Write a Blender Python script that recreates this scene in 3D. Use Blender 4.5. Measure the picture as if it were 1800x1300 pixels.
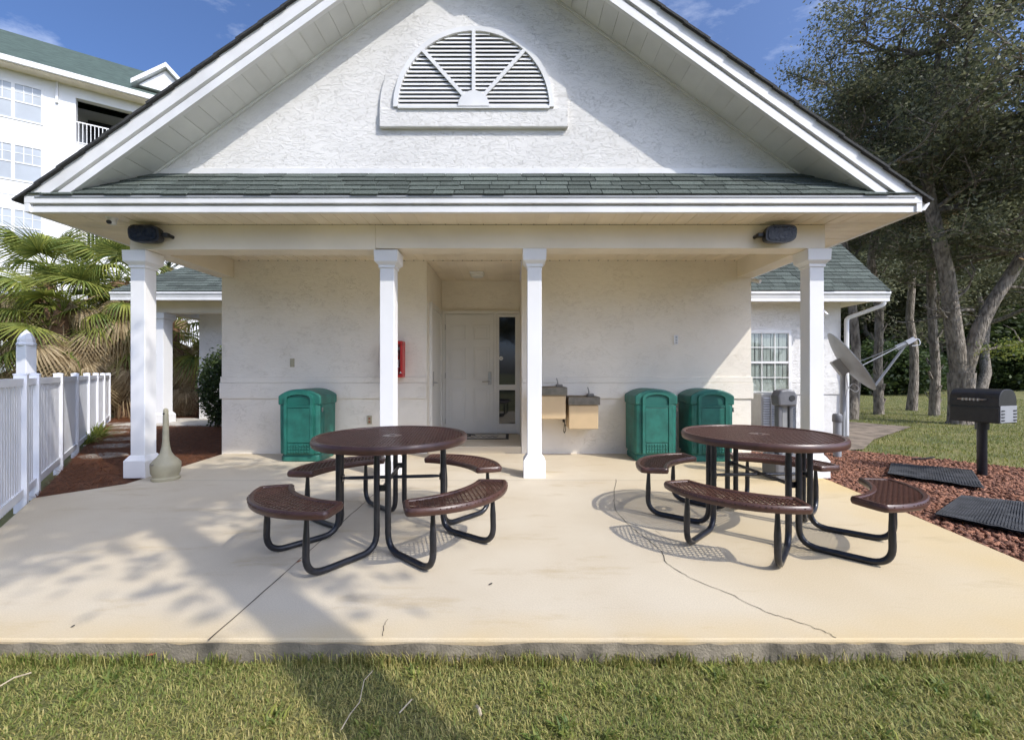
import bpy, bmesh, math, random
import numpy as np
from mathutils import Vector, Matrix, Euler
random.seed(7)
RNG = np.random.default_rng(11)
for o in list(bpy.data.objects): bpy.data.objects.remove(o)
SC = bpy.context.scene
COL = SC.collection
R = math.radians
# ------------------------------------------------------------------ camera, sky, sun, exposure
cam_d = bpy.data.cameras.new('camera'); cam = bpy.data.objects.new('camera', cam_d); COL.objects.link(cam)
cam.location = (0, 0, 1.25); cam.rotation_euler = (R(90), 0, 0)
cam_d.sensor_width = 36; cam_d.lens = 15.2; cam_d.shift_y = 5/1800
cam_d.clip_start = 0.05; cam_d.clip_end = 2000
SC.camera = cam
SUN = Vector((0.80, -0.65, 1.0)).normalized()          # towards the sun
W = bpy.data.worlds.new('World'); SC.world = W; W.use_nodes = True
wn = W.node_tree.nodes; wl = W.node_tree.links; wn.clear()
w_out = wn.new('ShaderNodeOutputWorld'); w_bg = wn.new('ShaderNodeBackground'); sky = wn.new('ShaderNodeTexSky')
sky.sky_type = 'NISHITA'; sky.sun_disc = False
sky.sun_elevation = math.asin(SUN.z); sky.sun_rotation = math.atan2(SUN.x, SUN.y)
sky.air_density = 0.60; sky.dust_density = 3.7; sky.ozone_density = 9.0
w_bg.inputs['Strength'].default_value = 0.15
# thin cirrus over the whole sky
tc = wn.new('ShaderNodeTexCoord'); mp = wn.new('ShaderNodeMapping'); mp.inputs['Scale'].default_value = (1.2, 3.0, 5.0)
nz = wn.new('ShaderNodeTexNoise'); nz.inputs['Scale'].default_value = 1.7; nz.inputs['Detail'].default_value = 8; nz.inputs['Roughness'].default_value = 0.62
rp = wn.new('ShaderNodeValToRGB'); rp.color_ramp.elements[0].position = 0.60; rp.color_ramp.elements[1].position = 0.92
rp.color_ramp.elements[1].color = (0.55, 0.55, 0.55, 1)
mx = wn.new('ShaderNodeMix'); mx.data_type = 'RGBA'; mx.inputs['B'].default_value = (6.0, 6.3, 7.0, 1)
wl.new(tc.outputs['Generated'], mp.inputs['Vector']); wl.new(mp.outputs['Vector'], nz.inputs['Vector'])
wl.new(nz.outputs['Fac'], rp.inputs['Fac']); wl.new(rp.outputs['Color'], mx.inputs['Factor'])
wl.new(sky.outputs['Color'], mx.inputs['A']); wl.new(mx.outputs['Result'], w_bg.inputs['Color'])
wl.new(w_bg.outputs['Background'], w_out.inputs['Surface'])
sun_d = bpy.data.lights.new('sun', 'SUN'); sun_d.energy = 2.0; sun_d.angle = R(0.55); sun_d.color = (1.0, 0.95, 0.87)
sun = bpy.data.objects.new('sun', sun_d); COL.objects.link(sun)
sun.rotation_euler = (-SUN).to_track_quat('-Z', 'Y').to_euler(); sun.location = (8, -6, 12)
SC.view_settings.view_transform = 'Standard'; SC.view_settings.look = 'None'
SC.cycles.max_bounces = 10; SC.cycles.diffuse_bounces = 7; SC.cycles.transparent_max_bounces = 6
SC.view_settings.gamma = 1; SC.view_settings.use_curve_mapping = False
SC.view_settings.exposure = 0.92

# ------------------------------------------------------------------ materials
def mat(name, col, rough=0.6, var=0.12, vscale=6.0, bump=0.0, bscale=60.0, metal=0.0, col2=None, rnd=0.0, spec=0.5, stretch=(1, 1, 1), attr=None, trans=0.0, bdist=0.01, detail=5):
    m = bpy.data.materials.new(name); m.use_nodes = True
    nt = m.node_tree; n = nt.nodes; l = nt.links
    b = n['Principled BSDF']; b.inputs['Roughness'].default_value = rough; b.inputs['Metallic'].default_value = metal
    b.inputs['Specular IOR Level'].default_value = spec
    geo = n.new('ShaderNodeNewGeometry'); mpn = n.new('ShaderNodeMapping'); mpn.inputs['Scale'].default_value = stretch
    l.new(geo.outputs['Position'], mpn.inputs['Vector'])
    nzn = n.new('ShaderNodeTexNoise'); nzn.inputs['Scale'].default_value = vscale; nzn.inputs['Detail'].default_value = detail
    l.new(mpn.outputs['Vector'], nzn.inputs['Vector'])
    if col2 is None: col2 = tuple(c*(1-2.2*var) for c in col)
    mixn = n.new('ShaderNodeMix'); mixn.data_type = 'RGBA'
    mixn.inputs['A'].default_value = (*col2, 1); mixn.inputs['B'].default_value = (*col, 1)
    rr = n.new('ShaderNodeMapRange'); rr.inputs['From Min'].default_value = 0.33; rr.inputs['From Max'].default_value = 0.62
    l.new(nzn.outputs['Fac'], rr.inputs['Value'])
    fac = rr.outputs['Result']
    if attr:
        at = n.new('ShaderNodeAttribute'); at.attribute_name = attr; fac = at.outputs['Fac']
    l.new(fac, mixn.inputs['Factor'])
    out = mixn.outputs['Result']
    if rnd:
        oi = n.new('ShaderNodeObjectInfo'); hs = n.new('ShaderNodeHueSaturation')
        mr = n.new('ShaderNodeMapRange'); mr.inputs['To Min'].default_value = 1-rnd; mr.inputs['To Max'].default_value = 1+rnd
        l.new(oi.outputs['Random'], mr.inputs['Value']); l.new(mr.outputs['Result'], hs.inputs['Value'])
        l.new(out, hs.inputs['Color']); out = hs.outputs['Color']
    l.new(out, b.inputs['Base Color'])
    if bump:
        bn = n.new('ShaderNodeTexNoise'); bn.inputs['Scale'].default_value = bscale; bn.inputs['Detail'].default_value = 4
        l.new(mpn.outputs['Vector'], bn.inputs['Vector'])
        bp = n.new('ShaderNodeBump'); bp.inputs['Strength'].default_value = bump; bp.inputs['Distance'].default_value = bdist
        l.new(bn.outputs['Fac'], bp.inputs['Height']); l.new(bp.outputs['Normal'], b.inputs['Normal'])
    if trans:
        b.inputs['Transmission Weight'].default_value = trans
    return m
def stucco(name, col, depth=0.012):
    m = mat(name, col, 0.85, 0.045, 1.1, spec=0.2)
    n = m.node_tree.nodes; l = m.node_tree.links; b = n['Principled BSDF']
    geo = n.new('ShaderNodeNewGeometry')
    mpn = n.new('ShaderNodeMapping'); mpn.inputs['Scale'].default_value = (1, 1, 2.3)
    l.new(geo.outputs['Position'], mpn.inputs['Vector'])
    a = n.new('ShaderNodeTexNoise'); a.inputs['Scale'].default_value = 10.5; a.inputs['Detail'].default_value = 5; a.inputs['Roughness'].default_value = 0.6; a.inputs['Distortion'].default_value = 0.9
    l.new(mpn.outputs['Vector'], a.inputs['Vector'])
    sub = n.new('ShaderNodeMath'); sub.operation = 'SUBTRACT'; sub.inputs[1].default_value = 0.5; l.new(a.outputs['Fac'], sub.inputs[0])
    ab = n.new('ShaderNodeMath'); ab.operation = 'ABSOLUTE'; l.new(sub.outputs[0], ab.inputs[0])
    ln = n.new('ShaderNodeMapRange'); ln.inputs['From Min'].default_value = 0.0; ln.inputs['From Max'].default_value = 0.018
    l.new(ab.outputs[0], ln.inputs['Value'])
    k = n.new('ShaderNodeTexNoise'); k.inputs['Scale'].default_value = 5; k.inputs['Detail'].default_value = 3; l.new(geo.outputs['Position'], k.inputs['Vector'])
    km = n.new('ShaderNodeMapRange'); km.inputs['From Min'].default_value = 0.47; km.inputs['From Max'].default_value = 0.56; l.new(k.outputs['Fac'], km.inputs['Value'])
    mxx = n.new('ShaderNodeMix'); mxx.data_type = 'FLOAT'; mxx.inputs['A'].default_value = 1.0
    l.new(km.outputs['Result'], mxx.inputs['Factor']); l.new(ln.outputs['Result'], mxx.inputs['B'])
    fine = n.new('ShaderNodeTexNoise'); fine.inputs['Scale'].default_value = 38; fine.inputs['Detail'].default_value = 3; l.new(mpn.outputs['Vector'], fine.inputs['Vector'])
    st = n.new('ShaderNodeMapRange'); st.inputs['From Min'].default_value = 0.47; st.inputs['From Max'].default_value = 0.53; l.new(a.outputs['Fac'], st.inputs['Value'])
    s1 = n.new('ShaderNodeMath'); s1.operation = 'MULTIPLY_ADD'; s1.inputs[1].default_value = 0.16; l.new(fine.outputs['Fac'], s1.inputs[0]); l.new(mxx.outputs['Result'], s1.inputs[2])
    s2 = n.new('ShaderNodeMath'); s2.operation = 'MULTIPLY_ADD'; s2.inputs[1].default_value = 0.28; l.new(st.outputs['Result'], s2.inputs[0]); l.new(s1.outputs[0], s2.inputs[2])
    bp = n.new('ShaderNodeBump'); bp.inputs['Strength'].default_value = 0.55; bp.inputs['Distance'].default_value = depth
    l.new(s2.outputs[0], bp.inputs['Height']); l.new(bp.outputs['Normal'], b.inputs['Normal'])
    return m
M = {}
M['stucco'] = stucco('stucco', (0.80, 0.78, 0.745), 0.024)
M['stucco_low_bounce'] = stucco('stucco_wall_bounce', (0.84, 0.78, 0.67), 0.006)  # porch wall copy of the stucco; warm patio bounce put into its colour
M['stucco_far'] = mat('stucco_far', (0.80, 0.80, 0.79), 0.85, 0.02, 0.4, bump=0.2, bscale=8)
M['trim'] = mat('trim_paint', (0.80, 0.795, 0.78), 0.5, 0.055, 2.5, bump=0.04, bscale=30)
M['soffit'] = mat('soffit_vinyl_bounce', (0.84, 0.75, 0.60), 0.5, 0.05, 3, rnd=0.035, bump=0.05, bscale=120)  # tinted cream and lightened to carry warm bounced light in the colour
M['soffit_rake'] = mat('rake_soffit_vinyl', (0.72, 0.715, 0.68), 0.5, 0.04, 3, rnd=0.04, bump=0.05, bscale=120)
M['column'] = mat('column_paint', (0.80, 0.795, 0.785), 0.55, 0.022, 1.6, bump=0.06, bscale=40)
M['beam'] = mat('beam_paint_bounce', (0.83, 0.75, 0.61), 0.55, 0.06, 1.2, bump=0.05, bscale=25)  # cream tint paints in the warm light bounced up onto the beams
M['shingle'] = mat('shingle', (0.115, 0.132, 0.115), 0.95, 0.2, 60, bump=0.5, bscale=260, rnd=0.27, col2=(0.06, 0.074, 0.064), spec=0.2)
M['shingle_dark'] = mat('shingle_edge', (0.05, 0.05, 0.048), 0.9, 0.2, 40, bump=0.4, bscale=200)
M['roof_far'] = mat('roof_far', (0.075, 0.11, 0.088), 0.9, 0.2, 3.0, bump=0.4, bscale=14, stretch=(1, 1, 4))
M['door'] = mat('door_paint', (0.72, 0.70, 0.64), 0.4, 0.03, 2)
M['glass'] = mat('dark_glass', (0.012, 0.014, 0.016), 0.04, 0.0, 1, spec=0.8)
M['metal'] = mat('brushed_steel', (0.45, 0.43, 0.40), 0.32, 0.1, 20, metal=1.0)
M['steel_dark'] = mat('basin_steel', (0.30, 0.27, 0.23), 0.35, 0.1, 15, metal=0.9)
M['almond'] = mat('almond_enamel', (0.62, 0.46, 0.27), 0.4, 0.05, 4)
M['black'] = mat('black_powder_coat', (0.016, 0.017, 0.022), 0.28, 0.2, 25, bump=0.06, bscale=60)
M['brown'] = mat('brown_plastisol', (0.085, 0.038, 0.027), 0.36, 0.12, 14, bump=0.04, bscale=80)
M['bin'] = mat('green_plastic', (0.020, 0.155, 0.118), 0.46, 0.16, 7, bump=0.06, bscale=150)
M['bin_dark'] = mat('green_plastic_recess', (0.010, 0.115, 0.088), 0.5, 0.1, 5)
M['red'] = mat('red_plastic', (0.50, 0.025, 0.022), 0.3, 0.06, 10)
M['paper'] = mat('label_white', (0.75, 0.75, 0.72), 0.6, 0.02, 5)
M['ink'] = mat('ink', (0.03, 0.03, 0.03), 0.7, 0.0, 5)
M['bronze'] = mat('dark_bronze', (0.022, 0.020, 0.018), 0.4, 0.2, 20, bump=0.1, bscale=60)
M['lens'] = mat('lamp_lens', (0.022, 0.022, 0.021), 0.2, 0.45, 22, spec=0.3, bump=0.5, bscale=45)
M['vinyl'] = mat('white_vinyl', (0.78, 0.79, 0.82), 0.4, 0.03, 2)
M['beige'] = mat('beige_plastic', (0.40, 0.36, 0.24), 0.55, 0.08, 9, bump=0.05, bscale=80)
M['grey'] = mat('grey_plastic', (0.16, 0.16, 0.165), 0.45, 0.08, 8)
M['grey_light'] = mat('grey_metal', (0.31, 0.32, 0.33), 0.45, 0.06, 6)
M['grille'] = mat('louvre_grey', (0.30, 0.30, 0.29), 0.5, 0.06, 6)
M['mat'] = mat('rubber_mat', (0.055, 0.057, 0.06), 0.9, 0.25, 9, bump=0.5, bscale=90)
M['green_sign'] = mat('green_sign', (0.02, 0.22, 0.12), 0.4, 0.02, 5)
M['blind'] = mat('blind', (0.66, 0.66, 0.62), 0.7, 0.05, 5)
M['window_dark'] = mat('window_pane', (0.10, 0.11, 0.12), 0.06, 0.05, 2, spec=0.8)
M['pane_far'] = mat('window_pane_pale', (0.46, 0.49, 0.51), 0.15, 0.1, 0.6, spec=0.6)
M['screen'] = mat('porch_screen', (0.035, 0.037, 0.042), 0.8, 0.2, 3)
M['bark'] = mat('oak_bark', (0.33, 0.285, 0.23), 0.95, 0.2, 16, bump=1.0, bscale=26, stretch=(1, 1, 0.3), bdist=0.06, col2=(0.11, 0.09, 0.07), detail=8)
M['cutwood'] = mat('cut_wood', (0.60, 0.36, 0.16), 0.8, 0.1, 20)
M['palm_trunk'] = mat('palm_boots', (0.22, 0.13, 0.07), 0.95, 0.25, 14, bump=0.9, bscale=16)
def leafmat(name, c1, c2):
    m = mat(name, c1, 0.55, attr='rnd', col2=c2, spec=0.35)
    n = m.node_tree.nodes; l = m.node_tree.links; b = n['Principled BSDF']
    tr = n.new('ShaderNodeBsdfTranslucent'); ms = n.new('ShaderNodeMixShader'); ms.inputs['Fac'].default_value = 0.4
    src = b.inputs['Base Color'].links[0].from_socket
    l.new(src, tr.inputs['Color']); l.new(b.outputs['BSDF'], ms.inputs[1]); l.new(tr.outputs['BSDF'], ms.inputs[2])
    l.new(ms.outputs['Shader'], n['Material Output'].inputs['Surface'])
    return m
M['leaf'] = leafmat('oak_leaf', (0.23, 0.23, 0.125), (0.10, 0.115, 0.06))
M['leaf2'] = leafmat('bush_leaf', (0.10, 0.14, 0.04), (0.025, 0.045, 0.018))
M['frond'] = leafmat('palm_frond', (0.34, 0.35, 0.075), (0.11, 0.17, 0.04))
M['frond_dead'] = leafmat('dead_frond', (0.60, 0.48, 0.29), (0.30, 0.22, 0.12))
M['frond_dark'] = leafmat('palm_frond_dark', (0.10, 0.12, 0.045), (0.035, 0.055, 0.022))
M['blade'] = leafmat('grass_blade', (0.54, 0.45, 0.17), (0.17, 0.235, 0.045))
M['blade_green'] = leafmat('grass_blade_green', (0.33, 0.31, 0.09), (0.13, 0.18, 0.04))
M['straw'] = leafmat('pine_straw', (0.30, 0.12, 0.05), (0.13, 0.05, 0.025))
M['red_leaf'] = leafmat('rust_leaf', (0.28, 0.09, 0.04), (0.14, 0.05, 0.03))
M['dry_leaf'] = mat('dry_leaf', (0.33, 0.13, 0.06), 0.7, 0.1, 30)
M['twig'] = mat('twig', (0.50, 0.41, 0.28), 0.8, 0.1, 30)
M['lava'] = mat('lava_rock', (0.34, 0.155, 0.09), 0.95, attr='rnd', col2=(0.12, 0.055, 0.036), bump=0.6, bscale=110)
M['lava_bed'] = mat('lava_bed', (0.15, 0.068, 0.042), 0.95, 0.2, 25, bump=0.8, bscale=45, bdist=0.03)
M['soil'] = mat('straw_bed', (0.20, 0.085, 0.040), 0.95, 0.25, 18, bump=0.8, bscale=60, bdist=0.02)
M['dirt'] = mat('bare_dirt', (0.24, 0.19, 0.14), 0.95, 0.25, 5, bump=0.6, bscale=30, bdist=0.02)
M['turf'] = mat('turf', (0.21, 0.19, 0.065), 0.95, 0.2, 1.6, bump=0.9, bscale=55, bdist=0.03, col2=(0.10, 0.115, 0.035), detail=9)
M['stone'] = mat('stepping_stone', (0.42, 0.38, 0.32), 0.9, 0.15, 8, bump=0.3, bscale=40)
M['walk'] = mat('walk_concrete', (0.52, 0.48, 0.41), 0.85, 0.08, 4, bump=0.2, bscale=60)
M['kerb'] = mat('kerb_concrete', (0.30, 0.255, 0.185), 0.95, 0.2, 6, bump=0.7, bscale=90, bdist=0.006, col2=(0.11, 0.095, 0.07), detail=8)
M['crack'] = mat('crack_dark', (0.05, 0.04, 0.03), 0.95, 0.2, 20)
def clear_glass():
    m = bpy.data.materials.new('clear_glass'); m.use_nodes = True; n = m.node_tree.nodes; l = m.node_tree.links
    n.remove(n['Principled BSDF'])
    t = n.new('ShaderNodeBsdfTransparent'); t.inputs['Color'].default_value = (0.86, 0.89, 0.88, 1); g = n.new('ShaderNodeBsdfGlossy'); g.inputs['Roughness'].default_value = 0.02
    f = n.new('ShaderNodeValue'); f.outputs[0].default_value = 0.09; mxs = n.new('ShaderNodeMixShader')
    l.new(f.outputs[0], mxs.inputs[0]); l.new(t.outputs[0], mxs.inputs[1]); l.new(g.outputs[0], mxs.inputs[2]); l.new(mxs.outputs[0], n['Material Output'].inputs['Surface'])
    return m
M['clear'] = clear_glass()
# painted concrete: cream, yellower to the right and at the front lip, faint stains
def patio_mat():
    m = mat('cream_concrete', (0.585, 0.51, 0.385), 0.7, 0.04, 1.3, bump=0.12, bscale=70, col2=(0.54, 0.46, 0.335), spec=0.3)
    n = m.node_tree.nodes; l = m.node_tree.links; b = n['Principled BSDF']
    src = b.inputs['Base Color'].links[0].from_socket
    geo = n.new('ShaderNodeNewGeometry'); sp = n.new('ShaderNodeSeparateXYZ'); l.new(geo.outputs['Position'], sp.inputs[0])
    mr = n.new('ShaderNodeMapRange'); mr.inputs['From Min'].default_value = 0.8; mr.inputs['From Max'].default_value = 4.2; mr.inputs['To Max'].default_value = 1.5; l.new(sp.outputs['X'], mr.inputs['Value'])
    nn = n.new('ShaderNodeTexNoise'); nn.inputs['Scale'].default_value = 0.9; nn.inputs['Detail'].default_value = 6
    l.new(geo.outputs['Position'], nn.inputs['Vector'])
    mu = n.new('ShaderNodeMath'); mu.operation = 'MULTIPLY'; l.new(mr.outputs['Result'], mu.inputs[0]); l.new(nn.outputs['Fac'], mu.inputs[1])
    m1 = n.new('ShaderNodeMix'); m1.data_type = 'RGBA'; l.new(mu.outputs[0], m1.inputs['Factor']); l.new(src, m1.inputs['A']); m1.inputs['B'].default_value = (0.60, 0.44, 0.19, 1)
    mp2 = n.new('ShaderNodeMapping'); mp2.inputs['Scale'].default_value = (0.8, 2.6, 1); l.new(geo.outputs['Position'], mp2.inputs['Vector'])
    n2 = n.new('ShaderNodeTexNoise'); n2.inputs['Scale'].default_value = 1.1; n2.inputs['Detail'].default_value = 9; n2.inputs['Roughness'].default_value = 0.7; l.new(mp2.outputs['Vector'], n2.inputs['Vector'])
    r2 = n.new('ShaderNodeMapRange'); r2.inputs['From Min'].default_value = 0.55; r2.inputs['From Max'].default_value = 0.74; r2.inputs['To Max'].default_value = 0.7; l.new(n2.outputs['Fac'], r2.inputs['Value'])
    m2 = n.new('ShaderNodeMix'); m2.data_type = 'RGBA'; l.new(r2.outputs['Result'], m2.inputs['Factor']); l.new(m1.outputs['Result'], m2.inputs['A']); m2.inputs['B'].default_value = (0.40, 0.30, 0.16, 1)
    # speckle of sand grains and a yellowed lip along the front edge
    n3 = n.new('ShaderNodeTexNoise'); n3.inputs['Scale'].default_value = 160; n3.inputs['Detail'].default_value = 2; l.new(geo.outputs['Position'], n3.inputs['Vector'])
    r3 = n.new('ShaderNodeMapRange'); r3.inputs['From Min'].default_value = 0.35; r3.inputs['From Max'].default_value = 0.65; r3.inputs['To Min'].default_value = 0.90; r3.inputs['To Max'].default_value = 1.05; l.new(n3.outputs['Fac'], r3.inputs['Value'])
    hs = n.new('ShaderNodeHueSaturation'); l.new(r3.outputs['Result'], hs.inputs['Value']); l.new(m2.outputs['Result'], hs.inputs['Color'])
    r4 = n.new('ShaderNodeMapRange'); r4.inputs['From Min'].default_value = 2.02; r4.inputs['From Max'].default_value = 2.30; r4.inputs['To Min'].default_value = 0.75; r4.inputs['To Max'].default_value = 0.0; l.new(sp.outputs['Y'], r4.inputs['Value'])
    n5 = n.new('ShaderNodeTexNoise'); n5.inputs['Scale'].default_value = 3.5; n5.inputs['Detail'].default_value = 7; l.new(geo.outputs['Position'], n5.inputs['Vector'])
    m5 = n.new('ShaderNodeMath'); m5.operation = 'MULTIPLY'; l.new(r4.outputs['Result'], m5.inputs[0]); l.new(n5.outputs['Fac'], m5.inputs[1])
    mm = n.new('ShaderNodeMix'); mm.data_type = 'RGBA'; l.new(m5.outputs[0], mm.inputs['Factor']); l.new(hs.outputs['Color'], mm.inputs['A']); mm.inputs['B'].default_value = (0.58, 0.41, 0.16, 1)
    l.new(mm.outputs['Result'], b.inputs['Base Color'])
    return m
M['patio'] = patio_mat()

# ------------------------------------------------------------------ builders
class MB:
    def __init__(s): s.v = []; s.f = []; s.rnd = None
    def add(s, vs, fs):
        k = len(s.v); s.v += [tuple(p) for p in vs]; s.f += [tuple(i+k for i in f) for f in fs]; return s
    def box(s, x0, x1, y0, y1, z0, z1):
        return s.add([(x0,y0,z0),(x1,y0,z0),(x1,y1,z0),(x0,y1,z0),(x0,y0,z1),(x1,y0,z1),(x1,y1,z1),(x0,y1,z1)],
                     [(0,3,2,1),(4,5,6,7),(0,1,5,4),(1,2,6,5),(2,3,7,6),(3,0,4,7)])
    def obox(s, c, ax, ay, az):           # oriented box: centre and three half-axis vectors
        c = Vector(c); ax = Vector(ax); ay = Vector(ay); az = Vector(az)
        vs = [c+sx*ax+sy*ay+sz*az for sz in (-1,1) for sx,sy in ((-1,-1),(1,-1),(1,1),(-1,1))]
        return s.add(vs, [(0,3,2,1),(4,5,6,7),(0,1,5,4),(1,2,6,5),(2,3,7,6),(3,0,4,7)])
    def prism(s, poly, d0, d1, axis='y'):  # polygon extruded along an axis
        n = len(poly)
        def P(p, d): return {'y': (p[0], d, p[1]), 'x': (d, p[0], p[1]), 'z': (p[0], p[1], d)}[axis]
        vs = [P(p, d0) for p in poly]+[P(p, d1) for p in poly]
        fs = [tuple(range(n)), tuple(range(2*n-1, n-1, -1))]+[(i, i+n, (i+1) % n+n, (i+1) % n) for i in range(n)]
        return s.add(vs, fs)
    def tube(s, pts, r, seg=10, cap=True):
        pts = [Vector(p) for p in pts]; n = len(pts)
        rs = r if isinstance(r, (list, tuple)) else [r]*n
        ref = None; rings = []
        for i, p in enumerate(pts):
            t = (pts[min(i+1, n-1)]-pts[max(i-1, 0)]).normalized()
            if ref is None:
                ref = Vector((0,0,1)) if abs(t.z) < 0.9 else Vector((1,0,0))
                ref = (ref-t*ref.dot(t)).normalized()
            else:
                ref = (ref-t*ref.dot(t)); ref = ref.normalized() if ref.length > 1e-6 else t.orthogonal().normalized()
            b = t.cross(ref)
            rings.append([p+rs[i]*(math.cos(a)*ref+math.sin(a)*b) for a in [2*math.pi*k/seg for k in range(seg)]])
        vs = [q for rg in rings for q in rg]; fs = []
        for i in range(n-1):
            for k in range(seg):
                a = i*seg+k; b2 = i*seg+(k+1) % seg
                fs.append((a, b2, b2+seg, a+seg))
        if cap: fs += [tuple(range(seg-1, -1, -1)), tuple(range((n-1)*seg, n*seg))]
        return s.add(vs, fs)
    def lathe(s, prof, c=(0,0,0), seg=24):
        vs = []; fs = []; n = len(prof)
        for k in range(seg):
            a = 2*math.pi*k/seg
            vs += [(c[0]+r*math.cos(a), c[1]+r*math.sin(a), c[2]+z) for r, z in prof]
        for k in range(seg):
            k2 = (k+1) % seg
            for i in range(n-1): fs.append((k*n+i, k2*n+i, k2*n+i+1, k*n+i+1))
        fs.append(tuple(k*n for k in range(seg-1, -1, -1))); fs.append(tuple(k*n+n-1 for k in range(seg)))
        return s.add(vs, fs)
    def ring(s, outline, prof):            # closed outline (x,y), profile of (inward offset, z), closed
        n = len(outline); m = len(prof); vs = []
        for i in range(n):
            p = Vector(outline[i]); a = Vector(outline[i-1]); b = Vector(outline[(i+1) % n])
            t = (b-a).normalized(); nrm = Vector((-t.y, t.x))       # inward for a counter-clockwise outline
            vs += [(p.x+nrm.x*o, p.y+nrm.y*o, z) for o, z in prof]
        fs = [(i*m+j, ((i+1) % n)*m+j, ((i+1) % n)*m+(j+1) % m, i*m+(j+1) % m) for i in range(n) for j in range(m)]
        return s.add(vs, fs)
    def mesh(s, name, material, smooth=False):
        me = bpy.data.meshes.new(name); me.from_pydata(s.v, [], s.f); me.materials.append(material)
        if s.rnd is not None:
            a = me.attributes.new('rnd', 'FLOAT', 'POINT'); a.data.foreach_set('value', np.asarray(s.rnd, dtype=np.float32))
        bm = bmesh.new(); bm.from_mesh(me); bmesh.ops.recalc_face_normals(bm, faces=bm.faces); bm.to_mesh(me); bm.free()
        if smooth:
            me.polygons.foreach_set('use_smooth', [True]*len(me.polygons))
            me.set_sharp_from_angle(angle=R(40))
        me.update(); return me
    def build(s, name, material, parent=None, smooth=False, bevel=0, label=None, kind=None):
        o = bpy.data.objects.new(name, s.mesh(name, material, smooth)); COL.objects.link(o)
        if bevel:
            md = o.modifiers.new('bevel', 'BEVEL'); md.width = bevel; md.segments = 2; md.limit_method = 'ANGLE'; md.angle_limit = R(40)
        attach(o, parent)
        if label: o['label'] = label
        if kind: o['kind'] = kind
        return o
def root_of(o):
    while o.parent: o = o.parent
    return o
def attach(o, parent):
    if parent is None: return
    o.parent = parent
    if parent.type == 'EMPTY': o.matrix_parent_inverse = Matrix.Translation(-parent.location)
def thing(name, label, cat, loc=(0,0,0), group=None):
    o = bpy.data.objects.new(name, None); o.empty_display_size = 0.2; COL.objects.link(o); o.location = loc
    o['label'] = label; o['category'] = cat
    if group: o['group'] = group
    return o
def tag(o, label, cat, group=None):
    o['label'] = label; o['category'] = cat
    if group: o['group'] = group
    return o
def inst(name, me, parent, loc=(0,0,0), rot=(0,0,0), scale=(1,1,1)):
    o = bpy.data.objects.new(name, me); COL.objects.link(o)
    attach(o, parent); o.location = loc; o.rotation_euler = rot; o.scale = scale
    return o
def copy_tree(o, parent=None):
    c = o.copy(); COL.objects.link(c); c.parent = parent
    for ch in o.children: copy_tree(ch, c)
    return c
def fillet(pts, rad, n=7):
    pts = [Vector(p) for p in pts]; out = [pts[0]]
    for i in range(1, len(pts)-1):
        a = (pts[i-1]-pts[i]); b = (pts[i+1]-pts[i]); la, lb = a.length, b.length; a.normalize(); b.normalize()
        ang = a.angle(b); d = min(rad/math.tan(ang/2), la*0.49, lb*0.49)
        p0 = pts[i]+a*d; p1 = pts[i]+b*d
        for k in range(n+1):
            t = k/n; out.append((1-t)**2*p0+2*t*(1-t)*pts[i]+t*t*p1)
    out.append(pts[-1]); return out
def np_mesh(name, verts, faces_flat, nper, material, rnd=None, smooth=False):
    me = bpy.data.meshes.new(name); nv = len(verts); nf = len(faces_flat)//nper
    me.vertices.add(nv); me.vertices.foreach_set('co', np.asarray(verts, dtype=np.float32).ravel())
    me.loops.add(nf*nper); me.loops.foreach_set('vertex_index', np.asarray(faces_flat, dtype=np.int32).ravel())
    me.polygons.add(nf); me.polygons.foreach_set('loop_start', np.arange(0, nf*nper, nper, dtype=np.int32))
    if rnd is not None:
        a = me.attributes.new('rnd', 'FLOAT', 'POINT'); a.data.foreach_set('value', np.asarray(rnd, dtype=np.float32))
    me.materials.append(material); me.update(calc_edges=True); me.validate()
    return me
def sheet(name, poly, z, material, kind='structure', parent=None):
    o = MB().add([(x, y, z) for x, y in poly], [tuple(range(len(poly)))]).build(name, material, parent)
    if kind: o['kind'] = kind
    return o
# ------------------------------------------------------------------ ground
sheet('ground', [(-400,-400),(400,-400),(400,400),(-400,400)], -0.10, M['turf'])
PATIO = [(-3.0,2.03),(3.28,2.03),(3.70,5.0),(3.72,6.75),(-4.47,6.75),(-4.36,4.87),(-4.79,4.32)]
pat = MB().prism(PATIO, -0.25, 0.0, 'z').build('patio', M['patio'], bevel=0.012); pat['kind'] = 'structure'
# rough unpainted lip along the front edge of the slab
mb = MB(); nx = 90
for j in range(2):
    for i in range(nx+1):
        x = -3.02+6.32*i/nx
        mb.v.append((x, 2.016-0.012*random.random()-(0.012 if random.random() < .06 else 0), -0.004-0.012*random.random()**2 if j else -0.25))
mb.f = [(i, i+1, i+1+nx+1, i+nx+1) for i in range(nx)]
mb.build('slab_edge', M['kerb'], pat)
def ribbon(name, pts, w, z, parent, jitter=0.0):
    mb = MB(); n = len(pts)
    for i, p in enumerate(pts):
        a = Vector(pts[max(i-1,0)]); b = Vector(pts[min(i+1,n-1)]); t = (b-a).normalized(); nn = Vector((-t.y, t.x))
        ww = w*(0.6+0.8*random.random()) if jitter else w
        q = Vector(p)
        mb.v += [(q.x+nn.x*ww, q.y+nn.y*ww, z), (q.x-nn.x*ww, q.y-nn.y*ww, z)]
    mb.f = [(2*i, 2*i+1, 2*i+3, 2*i+2) for i in range(n-1)]
    return mb.build(name, M['crack'], parent)
ribbon('control_joint', [(-1.42+random.uniform(-.004,.004), 2.02+i*0.09) for i in range(34)], 0.003, 0.003, pat, 1)
ribbon('control_joint', [(-4.38+i*0.25, 5.02) for i in range(33)], 0.0022, 0.003, pat)
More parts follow.
